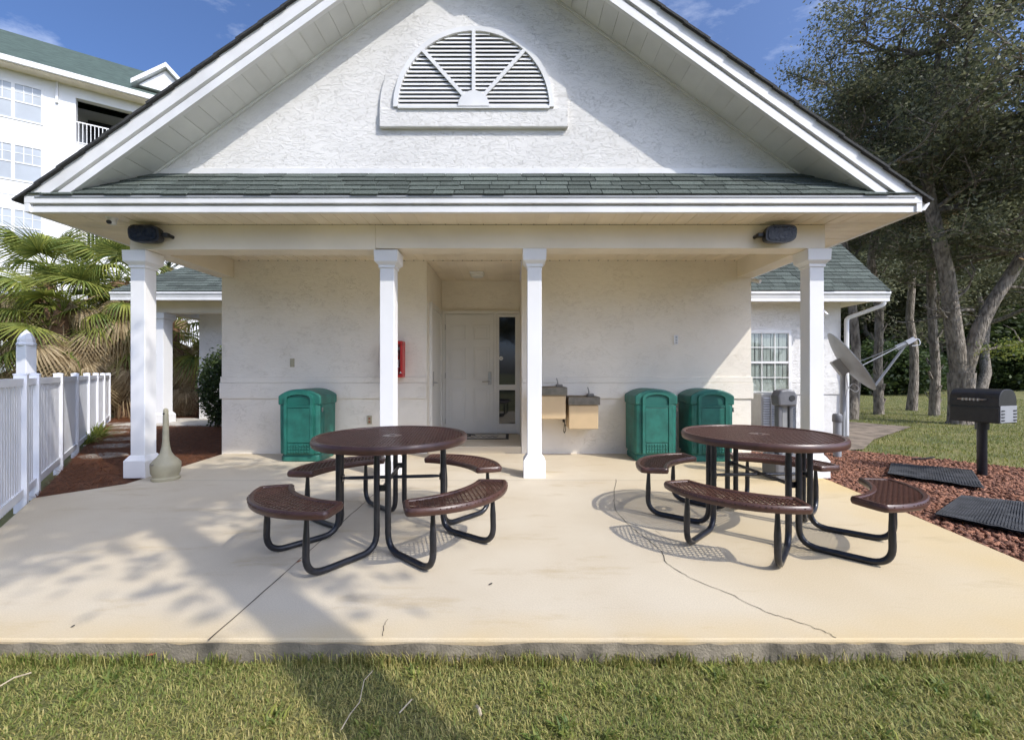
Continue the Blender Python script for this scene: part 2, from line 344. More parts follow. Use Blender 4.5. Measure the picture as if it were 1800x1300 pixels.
def px(x, y, z=0.0):
    Y = 760*(1.25-z)/(y-655); return ((x-900)*Y/760, Y)
def wander(pts, n, amp):
    out = []
    for a, b in zip(pts[:-1], pts[1:]):
        for k in range(n):
            t = k/n; out.append((a[0]+(b[0]-a[0])*t+random.uniform(-amp,amp), a[1]+(b[1]-a[1])*t+random.uniform(-amp,amp)))
    return out+[pts[-1]]
ribbon('crack', wander([px(*p) for p in [(1083,842),(1079,872),(1082,898),(1108,925),(1160,965),(1172,990),(1212,1015),(1290,1047),(1345,1075),(1400,1092),(1450,1110),(1470,1121)]], 6, 0.006), 0.0019, 0.0032, pat, 1)
ribbon('crack', wander([px(*p) for p in [(1152,932),(1170,945),(1192,950)]], 5, 0.004), 0.0015, 0.0032, pat, 1)
ribbon('crack', wander([px(*p) for p in [(672,1118),(675,1100),(682,1088)]], 5, 0.003), 0.0013, 0.0032, pat, 1)
# beds, walks
sheet('pine_straw_bed', [(-4.47,6.74),(-4.36,4.88),(-4.80,4.33),(-11.2,12.1),(-10,14.5),(-4.48,14.5)], -0.03, M['soil'])
sheet('lava_rock_bed', [(3.71,5.0),(3.30,2.04),(3.1,0.6),(9.5,0.6),(9.2,4.2),(7.6,5.4),(6.9,5.85),(6.2,6.6),(5.5,7.25),(3.73,7.0)], -0.045, M['lava_bed'])
sheet('bare_soil', [(3.73,7.05),(5.5,7.3),(6.1,7.5),(7.2,8.6),(9.8,10.6),(9.0,12.0),(7.5,12.2),(6.9,9.0),(3.73,9.0)], -0.07, M['dirt'])
w_ = MB().prism([(-9.6,10.3),(-4.5,10.3),(-4.5,12.0),(-9.6,12.0)], -0.2, -0.004, 'z').build('side_walk', M['walk']); w_['kind'] = 'structure'
for i, (x, y, a) in enumerate([(182,800,.3),(200,783,.1),(216,771,.5),(196,760,.2),(214,752,.6),(206,744,.2)]):
    p = px(x, y, -0.02); n = 11
    poly = [(p[0]+(0.30+0.05*random.random())*math.cos(t+a), p[1]+(0.21+0.04*random.random())*math.sin(t+a)) for t in [2*math.pi*k/n for k in range(n)]]
    o = MB().prism(poly, -0.06, -0.012, 'z').build('stepping_stone', M['stone'], bevel=0.006)
    tag(o, ['nearest pale stepping stone in the pine straw by the white fence','second pale stepping stone from the patio in the pine straw','third pale stepping stone from the patio in the pine straw','fourth stepping stone from the patio along the fence','fifth stepping stone from the patio near the far porch','farthest small stepping stone near the dark gate'][i], 'stone', 'stepping stones in the pine straw')

# ------------------------------------------------------------------ the pavilion
XC = -0.425; HW = 4.915; YE = 4.75; ZE = 3.20; SL = 0.719; XL = XC-HW; XR = XC+HW; ZA = ZE+SL*HW
house = thing('pool_house', 'white stucco gabled pool house with columned porch and green shingle roof', 'building', (XC, 5.3, 0))
def wall(x0, x1, y0, y1, z0=-0.2, z1=2.99): return MB().box(x0, x1, y0, y1, z0, z1).build('wall', M['stucco_low_bounce'], house)
wall(-4.49, -1.32, 6.69, 6.89); wall(0.15, 3.70, 6.69, 6.89)
wall(-4.49, -4.29, 6.892, 16); wall(3.50, 3.70, 6.892, 16)
wall(-1.52, -1.32, 6.892, 8.3); wall(0.15, 0.35, 6.892, 8.3)
wall(-1.318, 0.148, 8.10, 8.3)
for x0, x1 in ((-4.515, -1.32), (0.15, 3.725)):
    MB().box(x0, x1, 6.668, 6.692, 0.85, 1.095).build('wall_band', M['stucco_low_bounce'], house, bevel=0.006)
    MB().box(x0+0.008, x1-0.008, 6.676, 6.692, 1.099, 1.19).build('wall_band', M['stucco_low_bounce'], house, bevel=0.006)
MB().box(-1.318, 0.148, 6.70, 8.1, -0.2, 0.11).build('entry_step', M['patio'], house, bevel=0.01)
# gable wall with half-round louvre vent
zs = lambda x: ZE-0.31+SL*(HW-abs(x-XC))
gp = [(XC-4.25, 3.30), (XC+4.25, 3.30), (XC+4.25, zs(XC+4.25)+0.12), (XC, zs(XC)+0.12), (XC-4.25, zs(XC-4.25)+0.12)]
MB().prism(gp, 5.2, 5.4).build('gable_wall', M['stucco'], house)
MB().box(XC-3.95, XC+3.95, 5.185, 5.198, 3.63, 3.70).build('flashing', M['trim'], house)
VX, VZ = -0.455, 4.405
vent = MB(); arc = lambda r, n=40: [(VX+r*math.cos(math.pi*k/n), VZ+r*math.sin(math.pi*k/n)) for k in range(n+1)]
def arch(r0, r1, y0, y1, n=40):
    mb = MB(); a = arc(r0, n); b = arc(r1, n)
    for i in range(n):
        mb.prism([a[i], b[i], b[i+1], a[i+1]], y0, y1)
    bmm = mb; return bmm
vent = arch(0.90, 0.955, 5.125, 5.199).build('gable_vent', M['trim'], house)
arch(0.957, 1.125, 5.165, 5.199).build('vent_surround', M['stucco'], vent)
MB().box(VX-1.125, VX+1.125, 5.145, 5.199, 4.175, 4.40).build('vent_sill', M['stucco'], vent, bevel=0.01)
MB().prism(arc(0.90, 40), 5.19, 5.197).build('vent_backing', M['ink'], vent)
k = 0; z = VZ+0.015
while z < VZ+0.88:
    hw = math.sqrt(max(0.0, 0.897**2-(z+0.02-VZ)**2))
    MB().add([(VX-hw,5.135,z),(VX+hw,5.135,z),(VX+hw,5.158,z+0.042),(VX-hw,5.158,z+0.042),(VX-hw,5.141,z-0.002),(VX+hw,5.141,z-0.002),(VX+hw,5.164,z+0.040),(VX-hw,5.164,z+0.040)],
             [(0,1,2,3),(7,6,5,4),(0,4,5,1),(1,5,6,2),(2,6,7,3),(3,7,4,0)]).build('louvre', M['trim'], vent)
    z += 0.0495
for a in (48, 90, 132):
    d = Vector((math.cos(R(a)), 0, math.sin(R(a)))); c = Vector((VX, 5.128, VZ))+d*0.535
    MB().obox(c, d*0.365, (0,0.008,0), Vector((-d.z,0,d.x))*0.021).build('spoke', M['trim'], vent)
MB().prism([(VX+0.185*math.cos(math.pi*k/16), VZ+0.002+0.185*math.sin(math.pi*k/16)) for k in range(17)], 5.116, 5.134).build('hub', M['trim'], vent)
MB().box(VX-0.90, VX+0.90, 5.122, 5.189, VZ-0.02, VZ+0.012).build('vent_rail', M['trim'], vent)
# main roof slabs, rake boards
roof = MB()
for s in (-1, 1):
    roof.prism([(XC, ZA-0.05), (XC, ZA), (XC+s*(HW+0.03), ZE-0.02), (XC+s*(HW+0.03), ZE-0.065)], 4.803, 16)
roof = roof.build('roof', M['shingle_dark'], house)
th = math.atan(SL)
edge_me = MB().box(-0.17, 0.17, 0, 0.32, -0.012, 0.012).mesh('shingle_edge', M['shingle_dark'])
for s in (-1, 1):
    n = int(HW/math.cos(th)/0.30)
    for i in range(n+1):
        u = 0.05+i*0.30; x = XC+s*(HW-u*math.cos(th)); z = ZE+u*math.sin(th)+0.0
        inst('shingle', edge_me, roof, (x, 4.70+random.uniform(-.006,.006), z-0.006), (0, s*(th-0.035), 0))
def rake(o0, o1, y0, y1, name, m):
    for s in (-1, 1):
        xe0 = XC+s*(HW-0.0); 
        u0, u1 = (0.001+o0)/SL, (0.001+o1)/SL
        MB().prism([(XC, ZA-0.014-o0), (xe0-s*u0, ZE-0.013), (xe0-s*u1, ZE-0.013), (XC, ZA-0.014-o1)], y0, y1).build(name, m, house)
rake(0.0, 0.165, 4.735, 4.80, 'rake_board', M['trim'])
rake(0.168, 0.197, 4.775, 4.80, 'rake_reveal', M['trim'])
rake(0.200, 0.302, 4.752, 4.80, 'rake_trim', M['trim'])
# rake soffit panels
bl = 0.198
for s in (-1, 1):
    me = MB().box(-bl/2+0.004, bl/2-0.004, 4.80, 5.198, 0, 0.012).add(
        *[([(-bl/2,4.80,0.008),(bl/2,4.80,0.008),(bl/2,5.198,0.008),(-bl/2,5.198,0.008),(-bl/2,4.80,0.016),(bl/2,4.80,0.016),(bl/2,5.198,0.016),(-bl/2,5.198,0.016)],
           [(0,3,2,1),(4,5,6,7),(0,1,5,4),(1,2,6,5),(2,3,7,6),(3,0,4,7)])][0]).mesh('soffit_panel', M['soffit_rake'])
    n = int((HW/math.cos(th)-0.50)/bl)
    for i in range(n):
        u = 0.50+(i+0.5)*bl; x = XC+s*(HW-u*math.cos(th)); z = ZE-0.315+u*math.sin(th)
        inst('soffit_panel', me, house, (x, 0, z), (0, s*th, 0))
    # trim bead where soffit meets wall
    MB().prism([(XC, ZA-0.318), (XC+s*(HW-1.0), ZE-0.318+SL*1.0), (XC+s*(HW-1.0), ZE-0.345+SL*1.0), (XC, ZA-0.345)], 5.170, 5.1985).build('soffit_bead', M['soffit_rake'], house)
# skirt roof of single shingles between gable wall and eave
skirt = MB().prism([(4.735, 3.185), (5.199, 3.625), (5.199, 3.55), (4.80, 3.185)], XL+0.06, XR-0.06, 'x').build('skirt_roof', M['shingle_dark'], house)
sk_a = math.atan2(3.625-3.185, 5.199-4.735)
def tabs(parent, p0, ang, x0, x1, rows, expo, w, jitter=True):
    me = MB().box(-0.5, 0.5, 0, 1.35, 0, 1).mesh('shingle', M['shingle'])
    cy, sy = math.cos(ang), math.sin(ang)
    for r in range(rows):
        x = x0-random.random()*w
        while x < x1:
            ww = w*random.uniform(0.75, 1.25) if jitter else w
            a, b = max(x, x0), min(x+ww, x1)
            if b-a > 0.02:
                d = r*expo+random.choice((0, 0, -0.012))
                inst('shingle', me, parent, ((a+b)/2, p0[0]+cy*d-sy*0.004, p0[1]+sy*d+cy*0.004+0.004*random.random()), (ang-0.085, 0, 0), (b-a-0.009, expo, 0.012))
            x += ww
tabs(skirt, (4.722, 3.192), sk_a, XL+0.05, XR-0.05, 5, 0.128, 0.30)
# eave fascia (two bands with a reveal) front; side fascias
MB().box(XL, XR, 4.730, 4.80, 3.105, 3.183).build('fascia', M['trim'], house, bevel=0.004)
MB().box(XL+0.01, XR-0.01, 4.785, 4.80, 3.085, 3.103).build('fascia_reveal', M['trim'], house)
MB().box(XL+0.004, XR-0.004, 4.752, 4.80, 3.012, 3.083).build('fascia_trim', M['trim'], house, bevel=0.004)
MB().box(XL+0.12, XR-0.08, 4.722, 4.7295, 3.165, 3.187).build('drip_edge', M['grey_light'], house)
for s in (-1, 1):
    xo = XC+s*HW
    MB().box(min(xo, xo-s*0.05), max(xo, xo-s*0.05), 4.802, 16, 3.012, 3.15).build('fascia', M['trim'], house)
for s in (-1, 1):
    xo = XC+s*(HW+0.002)
    MB().box(min(xo, xo-s*0.06), max(xo, xo-s*0.06), 4.733, 4.8015, 3.011, 3.184).build('fascia_end', M['trim'], house, bevel=0.003)
    MB().prism([(xo, 3.186), (xo-s*0.10, 3.186), (xo-s*0.04, ZE-0.03)], 4.737, 4.80).build('rake_end', M['trim'], house)
# K-style gutter down the right eave
gpf = [(XR+0.003, 3.16), (XR+0.003, 3.05), (XR+0.085, 3.05), (XR+0.10, 3.085), (XR+0.135, 3.12), (XR+0.135, 3.165), (XR+0.125, 3.165), (XR+0.125, 3.125), (XR+0.09, 3.09), (XR+0.075, 3.06), (XR+0.013, 3.06), (XR+0.013, 3.16)]
gut = MB().prism(gpf, 4.80, 16).build('gutter', M['trim'], house)
MB().prism([(XR+0.002, 3.155), (XR+0.004, 3.048), (XR+0.088, 3.048), (XR+0.137, 3.118), (XR+0.139, 3.168)], 4.79, 4.803).build('end_cap', M['trim'], gut)
# flat eave soffit panels, front (mitred corners) and sides
SZ = 3.014; PW = 0.15
def panel(poly, name='soffit_panel', z=SZ):
    c = (sum(p[0] for p in poly)/len(poly), sum(p[1] for p in poly)/len(poly))
    q = [(p[0]+(0.006 if p[0] < c[0] else -0.006), p[1]+((0.006 if p[1] < c[1] else -0.006) if abs(poly[0][0]-poly[1][0]) > 0.3 else 0)) for p in poly]
    mb = MB().prism(q, z, z+0.01, 'z').prism(poly, z+0.006, z+0.014, 'z')
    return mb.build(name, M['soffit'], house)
x = XL+0.05
while x < XR-0.06:
    x2 = min(x+PW, XR-0.052)
    def ym(xx):
        if xx < -4.55: return 4.80+(xx-(XL+0.05))/( -4.55-(XL+0.05))*0.35
        if xx > 3.73: return 4.80+((XR-0.05)-xx)/((XR-0.05)-3.73)*0.35
        return 5.15
    panel([(x, 4.80), (x2, 4.80), (x2, max(ym(x2), 4.801)), (x, max(ym(x), 4.801))])
    x += PW
for s in (-1, 1):
    xo = XL+0.05 if s < 0 else XR-0.05; xi = -4.55 if s < 0 else 3.73
    y = 4.80
    while y < 9.0:
        y2 = y+PW
        f = lambda yy: xo if yy <= 4.80 else (xo+(xi-xo)*min(1, (yy-4.80)/0.35))
        if y >= 5.15 - 1e-6: panel([(xo, y), (xi, y), (xi, y2), (xo, y2)])
        else:
            y2c = min(y2, 5.15); panel([(xo, y+0.0005), (f(y)+0.0005*s, y+0.0005), (f(y2c), y2c), (xo, y2c)])
            if y2 > y2c: panel([(xo, y2c), (xi, y2c), (xi, y2), (xo, y2)])
        y = y2
    MB().box(min(xo, xi), max(xo, xi), 9.0, 16, SZ, SZ+0.01).build('soffit', M['soffit'], house)
# porch ceiling panels and entry ceiling
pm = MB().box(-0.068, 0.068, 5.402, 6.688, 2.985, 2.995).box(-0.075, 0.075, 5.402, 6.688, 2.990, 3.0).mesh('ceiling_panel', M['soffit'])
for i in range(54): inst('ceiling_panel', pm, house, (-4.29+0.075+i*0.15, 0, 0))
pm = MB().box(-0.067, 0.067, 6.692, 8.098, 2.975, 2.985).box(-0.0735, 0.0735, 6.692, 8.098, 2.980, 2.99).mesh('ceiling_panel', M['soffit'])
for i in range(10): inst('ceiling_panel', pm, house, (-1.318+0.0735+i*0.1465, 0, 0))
hole = MB().lathe([(0.010, 0), (0.010, 0.004)], seg=6).mesh('rivet', M['ink'])
for i in range(54):
    inst('rivet', hole, house, (-4.215+i*0.15, 6.675, 2.980))
# beams
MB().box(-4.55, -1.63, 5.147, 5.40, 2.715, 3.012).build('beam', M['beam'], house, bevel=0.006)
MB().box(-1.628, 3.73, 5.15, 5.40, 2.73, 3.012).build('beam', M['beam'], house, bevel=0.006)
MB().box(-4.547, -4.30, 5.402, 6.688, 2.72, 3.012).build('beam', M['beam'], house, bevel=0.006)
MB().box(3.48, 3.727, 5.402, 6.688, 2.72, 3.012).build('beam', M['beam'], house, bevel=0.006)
# columns
def column(parent, x, y, top, w=0.172):
    h = w/2
    c = MB().box(x-h, x+h, y-h, y+h, 0.26, top-0.20).build('column', M['column'], parent, bevel=0.006)
    b = MB().box(x-h-0.045, x+h+0.045, y-h-0.045, y+h+0.045, 0.0, 0.20)
    e = h+0.045
    b.add([(x-e,y-e,0.20),(x+e,y-e,0.20),(x+e,y+e,0.20),(x-e,y+e,0.20),(x-h-.004,y-h-.004,0.262),(x+h+.004,y-h-.004,0.262),(x+h+.004,y+h+.004,0.262),(x-h-.004,y+h+.004,0.262)],
          [(0,1,5,4),(1,2,6,5),(2,3,7,6),(3,0,4,7),(4,5,6,7)])
    b.build('column_base', M['column'], c)
    k = MB()
    for e0, e1, z0, z1 in ((0.012,0.012,-0.205,-0.175),(0.012,0.05,-0.175,-0.135),(0.05,0.055,-0.135,-0.005)):
        a = h+e0; d = h+e1
        k.add([(x-a,y-a,top+z0),(x+a,y-a,top+z0),(x+a,y+a,top+z0),(x-a,y+a,top+z0),(x-d,y-d,top+z1),(x+d,y-d,top+z1),(x+d,y+d,top+z1),(x-d,y+d,top+z1)],
              [(0,3,2,1),(4,5,6,7),(0,1,5,4),(1,2,6,5),(2,3,7,6),(3,0,4,7)])
    k.build('column_cap', M['column'], c)
    return c
column(house, -4.49, 5.27, 2.713); column(house, -1.50, 5.27, 2.713); column(house, 0.27, 5.27, 2.728); column(house, 3.655, 5.27, 2.728)
# entry: door, sidelight, frame
DY = 8.06
MB().box(-1.30, -1.247, DY-0.03, 8.098, 0.11, 2.40).build('door_frame', M['door'], house)
MB().box(-0.335, -0.285, DY-0.03, 8.098, 0.11, 2.34).build('door_frame', M['door'], house)
MB().box(0.10, 0.146, DY-0.03, 8.098, 0.11, 2.34).build('door_frame', M['door'], house)
MB().box(-1.246, 0.146, DY-0.032, 8.098, 2.342, 2.40).build('door_frame', M['door'], house)
door = MB().box(-1.243, -0.339, DY, 8.096, 0.125, 2.338).build('door', M['door'], house, bevel=0.003)
for cx in (-1.015, -0.567):
    for z0, z1 in ((0.35, 0.98), (1.12, 1.72), (1.86, 2.14)):
        mb = MB()
        for (a,b,c,d) in ((cx-0.15,cx+0.15,z0,z0+0.018),(cx-0.15,cx+0.15,z1-0.018,z1),(cx-0.15,cx-0.132,z0+0.018,z1-0.018),(cx+0.132,cx+0.15,z0+0.018,z1-0.018)):
            mb.box(a,b,DY-0.007,DY+0.002,c,d)
        mb.box(cx-0.10,cx+0.10,DY-0.006,DY+0.002,z0+0.05,z1-0.05)
        mb.build('door_panel', M['door'], door, bevel=0.004)
MB().box(-0.445, -0.385, DY-0.02, DY-0.001, 1.03, 1.27).build('lock_plate', M['metal'], door, bevel=0.006)
MB().tube([(-0.415,DY-0.02,1.09),(-0.415,DY-0.07,1.09),(-0.55,DY-0.07,1.085)], 0.011, 8).build('door_handle', M['metal'], door, smooth=True)
for z in (0.35, 1.2, 2.1): MB().tube([(-1.244,DY-0.008,z-0.05),(-1.244,DY-0.008,z+0.05)], 0.008, 6).build('hinge', M['metal'], door)
side = MB().box(-0.284, 0.099, DY, 8.096, 0.125, 0.30).box(-0.284, 0.099, DY, 8.096, 0.93, 1.03).box(-0.284, -0.24, DY, 8.096, 0.30, 0.93).box(0.06, 0.099, DY, 8.096, 0.30, 0.93).box(-0.284, -0.24, DY, 8.096, 1.03, 2.338).box(0.06, 0.099, DY, 8.096, 1.03, 2.338).box(-0.24, 0.06, DY, 8.096, 2.29, 2.338).build('sidelight', M['door'], house)
MB().box(-0.241, 0.061, 8.075, 8.09, 0.299, 0.931).build('pane', M['glass'], side)
MB().box(-0.241, 0.061, 8.075, 8.09, 1.029, 2.291).build('pane', M['glass'], side)
MB().prism([(-0.205+0.04*math.cos(R(22.5+45*k)), 1.52+0.04*math.sin(R(22.5+45*k))) for k in range(8)], 8.070, 8.0745).build('alarm_sticker', M['paper'], side)
for z in (1.512, 1.530): MB().box(-0.228, -0.182, 8.0685, 8.0698, z, z+0.006).build('sticker_print', M['ink'], side)
# side door in the left wall of the entry
sd = MB().box(-1.3185, -1.296, 6.98, 7.86, 0.112, 2.30).build('side_door', M['door'], house)
for a, b, c, d in ((6.90,6.975,0.112,2.38),(7.865,7.94,0.112,2.38),(6.976,7.864,2.304,2.38)):
    MB().box(-1.3182, -1.275, a, b, c, d).build('door_frame', M['door'], sd)
MB().box(-1.295, -1.28, 7.03, 7.09, 1.03, 1.27).build('lock_plate', M['metal'], sd)
MB().tube([(-1.285,7.06,1.09),(-1.235,7.06,1.09),(-1.235,7.19,1.085)], 0.011, 8).build('door_handle', M['metal'], sd, smooth=True)
for i in range(12): MB().box(-1.294, -1.289, 6.995, 7.012, 0.25+i*0.17, 0.275+i*0.17).build('rivet', M['metal'], sd)
# ----- wings of the same building
def wing_gutter(x0, x1, y, z):
    g = MB().prism([(y, z), (y+0.10, z), (y+0.10, z+0.125), (y-0.035, z+0.125), (y-0.035, z+0.085), (y-0.012, z+0.05)], x0, x1, 'x').build('gutter', M['trim'], house, bevel=0.003)
    MB().box(x0, x1, y+0.002, y+0.098, z-0.065, z-0.002).build('fascia_trim', M['trim'], g)
# right wing
MB().box(3.702, 6.88, 9.05, 9.25, -0.2, 2.74).build('wing_wall', M['stucco'], house)
MB().box(6.68, 6.88, 9.252, 15, -0.2, 2.74).build('wing_wall', M['stucco'], house)
MB().box(3.702, 6.905, 9.03, 9.052, 0.80, 1.03).build('wall_band', M['stucco'], house, bevel=0.006)
MB().box(3.702, 6.897, 9.037, 9.052, 1.035, 1.12).build('wall_band', M['stucco'], house, bevel=0.006)
wing_gutter(3.702, 7.50, 8.58, 2.735)
MB().box(3.702, 7.46, 8.682, 9.049, 2.72, 2.735).build('wing_soffit', M['soffit'], house)
MB().box(6.882, 7.46, 9.051, 15, 2.72, 2.735).build('wing_soffit', M['soffit'], house)
wr = MB().add([(3.7,8.56,2.862),(7.47,8.56,2.862),(7.47,11.6,5.902),(3.7,11.6,5.902),(3.7,8.60,2.80),(7.47,8.60,2.80),(7.47,11.6,5.80),(3.7,11.6,5.80)],
              [(0,1,2,3),(7,6,5,4),(0,4,5,1),(1,5,6,2),(2,6,7,3),(3,7,4,0)]).build('wing_roof', M['shingle_dark'], house)
tabs(wr, (8.545, 2.868), R(45), 3.71, 7.49, 15, 0.135, 0.30)
MB().obox((7.482, 10.1, 4.30), (0.010,0,0), (0,1.09,1.09), (0,0.055,-0.055)).build('rake_board', M['trim'], wr)
# downspout elbow at the wing corner, soffit bracket
ds = fillet([(7.42,8.63,2.74),(7.42,8.63,2.60),(6.95,8.98,2.38),(6.95,8.98,-0.05)], 0.09)
MB().tube(ds, 0.042, 8).build('downspout', M['trim'], house, smooth=True)
MB().obox((6.30,8.83,2.56), (0.02,0,0), (0,0.18,0.16), (0,0.02,-0.022)).build('bracket', M['trim'], house)
# right wing window with vertical blinds
win = MB()
for a,b,c,d in ((4.60,5.82,0.80,0.86),(4.60,5.82,2.07,2.14),(4.60,4.66,0.86,2.07),(5.76,5.82,0.86,2.07)): win.box(a,b,9.0,9.049,c,d)
win = win.build('window', M['trim'], house, bevel=0.004)
MB().box(4.66,5.76,9.004,9.03,1.445,1.49).build('meeting_rail', M['trim'], win)
for z0, z1 in ((0.862,1.443),(1.492,2.068)):
    MB().box(4.661,5.759,9.043,9.048,z0,z1).build('room_dark', M['window_dark'], win)
    MB().box(4.661,5.759,9.018,9.021,z0,z1).build('pane', M['clear'], win)
    for xx in (4.93, 5.21, 5.48): MB().box(xx-0.008,xx+0.008,9.006,9.017,z0,z1).build('muntin', M['trim'], win)
    MB().box(4.661,5.759,9.0065,9.0165,(z0+z1)/2-0.008,(z0+z1)/2+0.008).build('muntin', M['trim'], win)
    sl = MB().box(-0.036,0.036,0,0.002,z0+0.004,z1-0.004).mesh('blind_slat', M['blind'])
    for i in range(13): inst('blind_slat', sl, win, (4.70+i*0.083+random.uniform(-.006,.006), 9.034, 0), (0,0,random.uniform(-.12,.12)))
# left wing porch
MB().box(-8.5, -4.492, 11.75, 11.95, -0.2, 2.99).build('wing_wall', M['stucco'], house)
MB().box(-8.525, -4.492, 11.73, 11.752, 0.85, 1.19).build('wall_band', M['stucco'], house, bevel=0.006)
MB().box(-9.0, -4.492, 10.80, 11.02, 2.745, 3.03).build('beam', M['beam'], house, bevel=0.006)
MB().box(-9.0, -8.78, 11.022, 14, 2.75, 3.03).build('beam', M['beam'], house, bevel=0.006)
column(house, -8.83, 10.91, 2.742, 0.30)
wing_gutter(-9.60, -4.492, 10.33, 3.055)
MB().box(-9.55, -4.492, 10.432, 11.74, 3.035, 3.05).build('wing_soffit', M['soffit'], house)
wl_ = MB().add([(-9.57,10.31,3.18),(-4.495,10.31,3.18),(-4.495,13.3,5.4),(-7.2,13.3,5.4),(-9.57,10.35,3.12),(-4.495,10.35,3.12),(-4.495,13.3,5.3),(-7.2,13.3,5.3)],
              [(0,1,2,3),(7,6,5,4),(0,4,5,1),(1,5,6,2),(2,6,7,3),(3,7,4,0)]).build('wing_roof', M['shingle_dark'], house)
la = math.atan2(2.22, 2.99)
for r in range(11):
    d = r*0.14; f = d*math.cos(la)/2.99
    random.seed(100+r)
    tabs(wl_, (10.30+math.cos(la)*d, 3.188+math.sin(la)*d), la, -9.57+2.37*f, -4.5, 1, 0.14, 0.32)
random.seed(21)
# ------------------------------------------------------------------ picnic tables
def lattice(inside, ext, ang, pitch, w, h, z):
    mb = MB(); st = 0.012
    for sgn in (-1, 1):
        d = Vector((math.cos(sgn*ang), math.sin(sgn*ang))); nn = Vector((-d.y, d.x))
        m = int(ext/pitch)+1
        for k in range(-m, m+1):
            c = nn*(k*pitch); t = -ext; start = None
            while t <= ext+st:
                p = c+d*t
                ok = t <= ext and inside(p.x, p.y)
                if ok and start is None: start = t
                if not ok and start is not None:
                    e = t-st/2; s0 = start-st/2
                    if e-s0 > 0.01:
                        mid = c+d*((e+s0)/2)
                        mb.obox((mid.x, mid.y, z+0.0006*sgn), (d.x*(e-s0)/2, d.y*(e-s0)/2, 0), (nn.x*w/2, nn.y*w/2, 0), (0, 0, h/2))
                    start = None
                t += st
    return mb
def seat_outline():
    n = 18; A = R(31); pts = []
    for k in range(n+1):
        t = -1+2*k/n; a = t*A; pts.append((0.995-0.085*t*t, a))
    for k in range(n+1):
        t = 1-2*k/n; a = t*A*0.97; pts.append((0.695+0.0*t*t, a))
    P = [Vector((r*math.cos(a), r*math.sin(a))) for r, a in pts]
    for _ in range(3):                        # round the four corners
        Q = []
        for i in range(len(P)):
            a, b = P[i], P[(i+1) % len(P)]
            if (b-a).length > 0.06: q = 0.045/(b-a).length*0.7; Q += [a*(1-q)+b*q, a*q+b*(1-q)]
            else: Q += [a*0.75+b*0.25, a*0.25+b*0.75]
        P = Q
    out = [P[0]]
    for p in P[1:]:
        if (p-out[-1]).length > 0.006: out.append(p)
    return [(p.x, p.y) for p in out]
SO = seat_outline()
def in_poly(poly):
    xs = np.array([p[0] for p in poly]); ys = np.array([p[1] for p in poly]); x2 = np.roll(xs, -1); y2 = np.roll(ys, -1)
    def f(x, y):
        c = ((ys > y) != (y2 > y)); 
        with np.errstate(divide='ignore', invalid='ignore'):
            xi = xs+(y-ys)*(x2-xs)/(y2-ys)
        return bool(np.count_nonzero(c & (x < xi)) % 2)
    return f
rim_prof = lambda z, h: [(0.000, z-h+0.006), (-0.004, z-h/2), (0.000, z-0.010), (0.008, z-0.001), (0.018, z), (0.030, z-0.004), (0.034, z-0.012), (0.026, z-0.016), (0.012, z-0.020), (0.010, z-h+0.004), (0.004, z-h)]
lat_seat = lattice(in_poly(SO), 1.05, R(35), 0.031, 0.0066, 0.006, 0).mesh('mesh_panel', M['brown'])
lat_top = lattice(lambda x, y: x*x+y*y < 0.565**2 and x*x+y*y > 0.045**2, 0.58, R(35), 0.027, 0.0068, 0.006, 0).mesh('mesh_panel', M['brown'])
rim_seat = MB().ring(SO, rim_prof(0.0, 0.048)).mesh('rim', M['brown'], True)
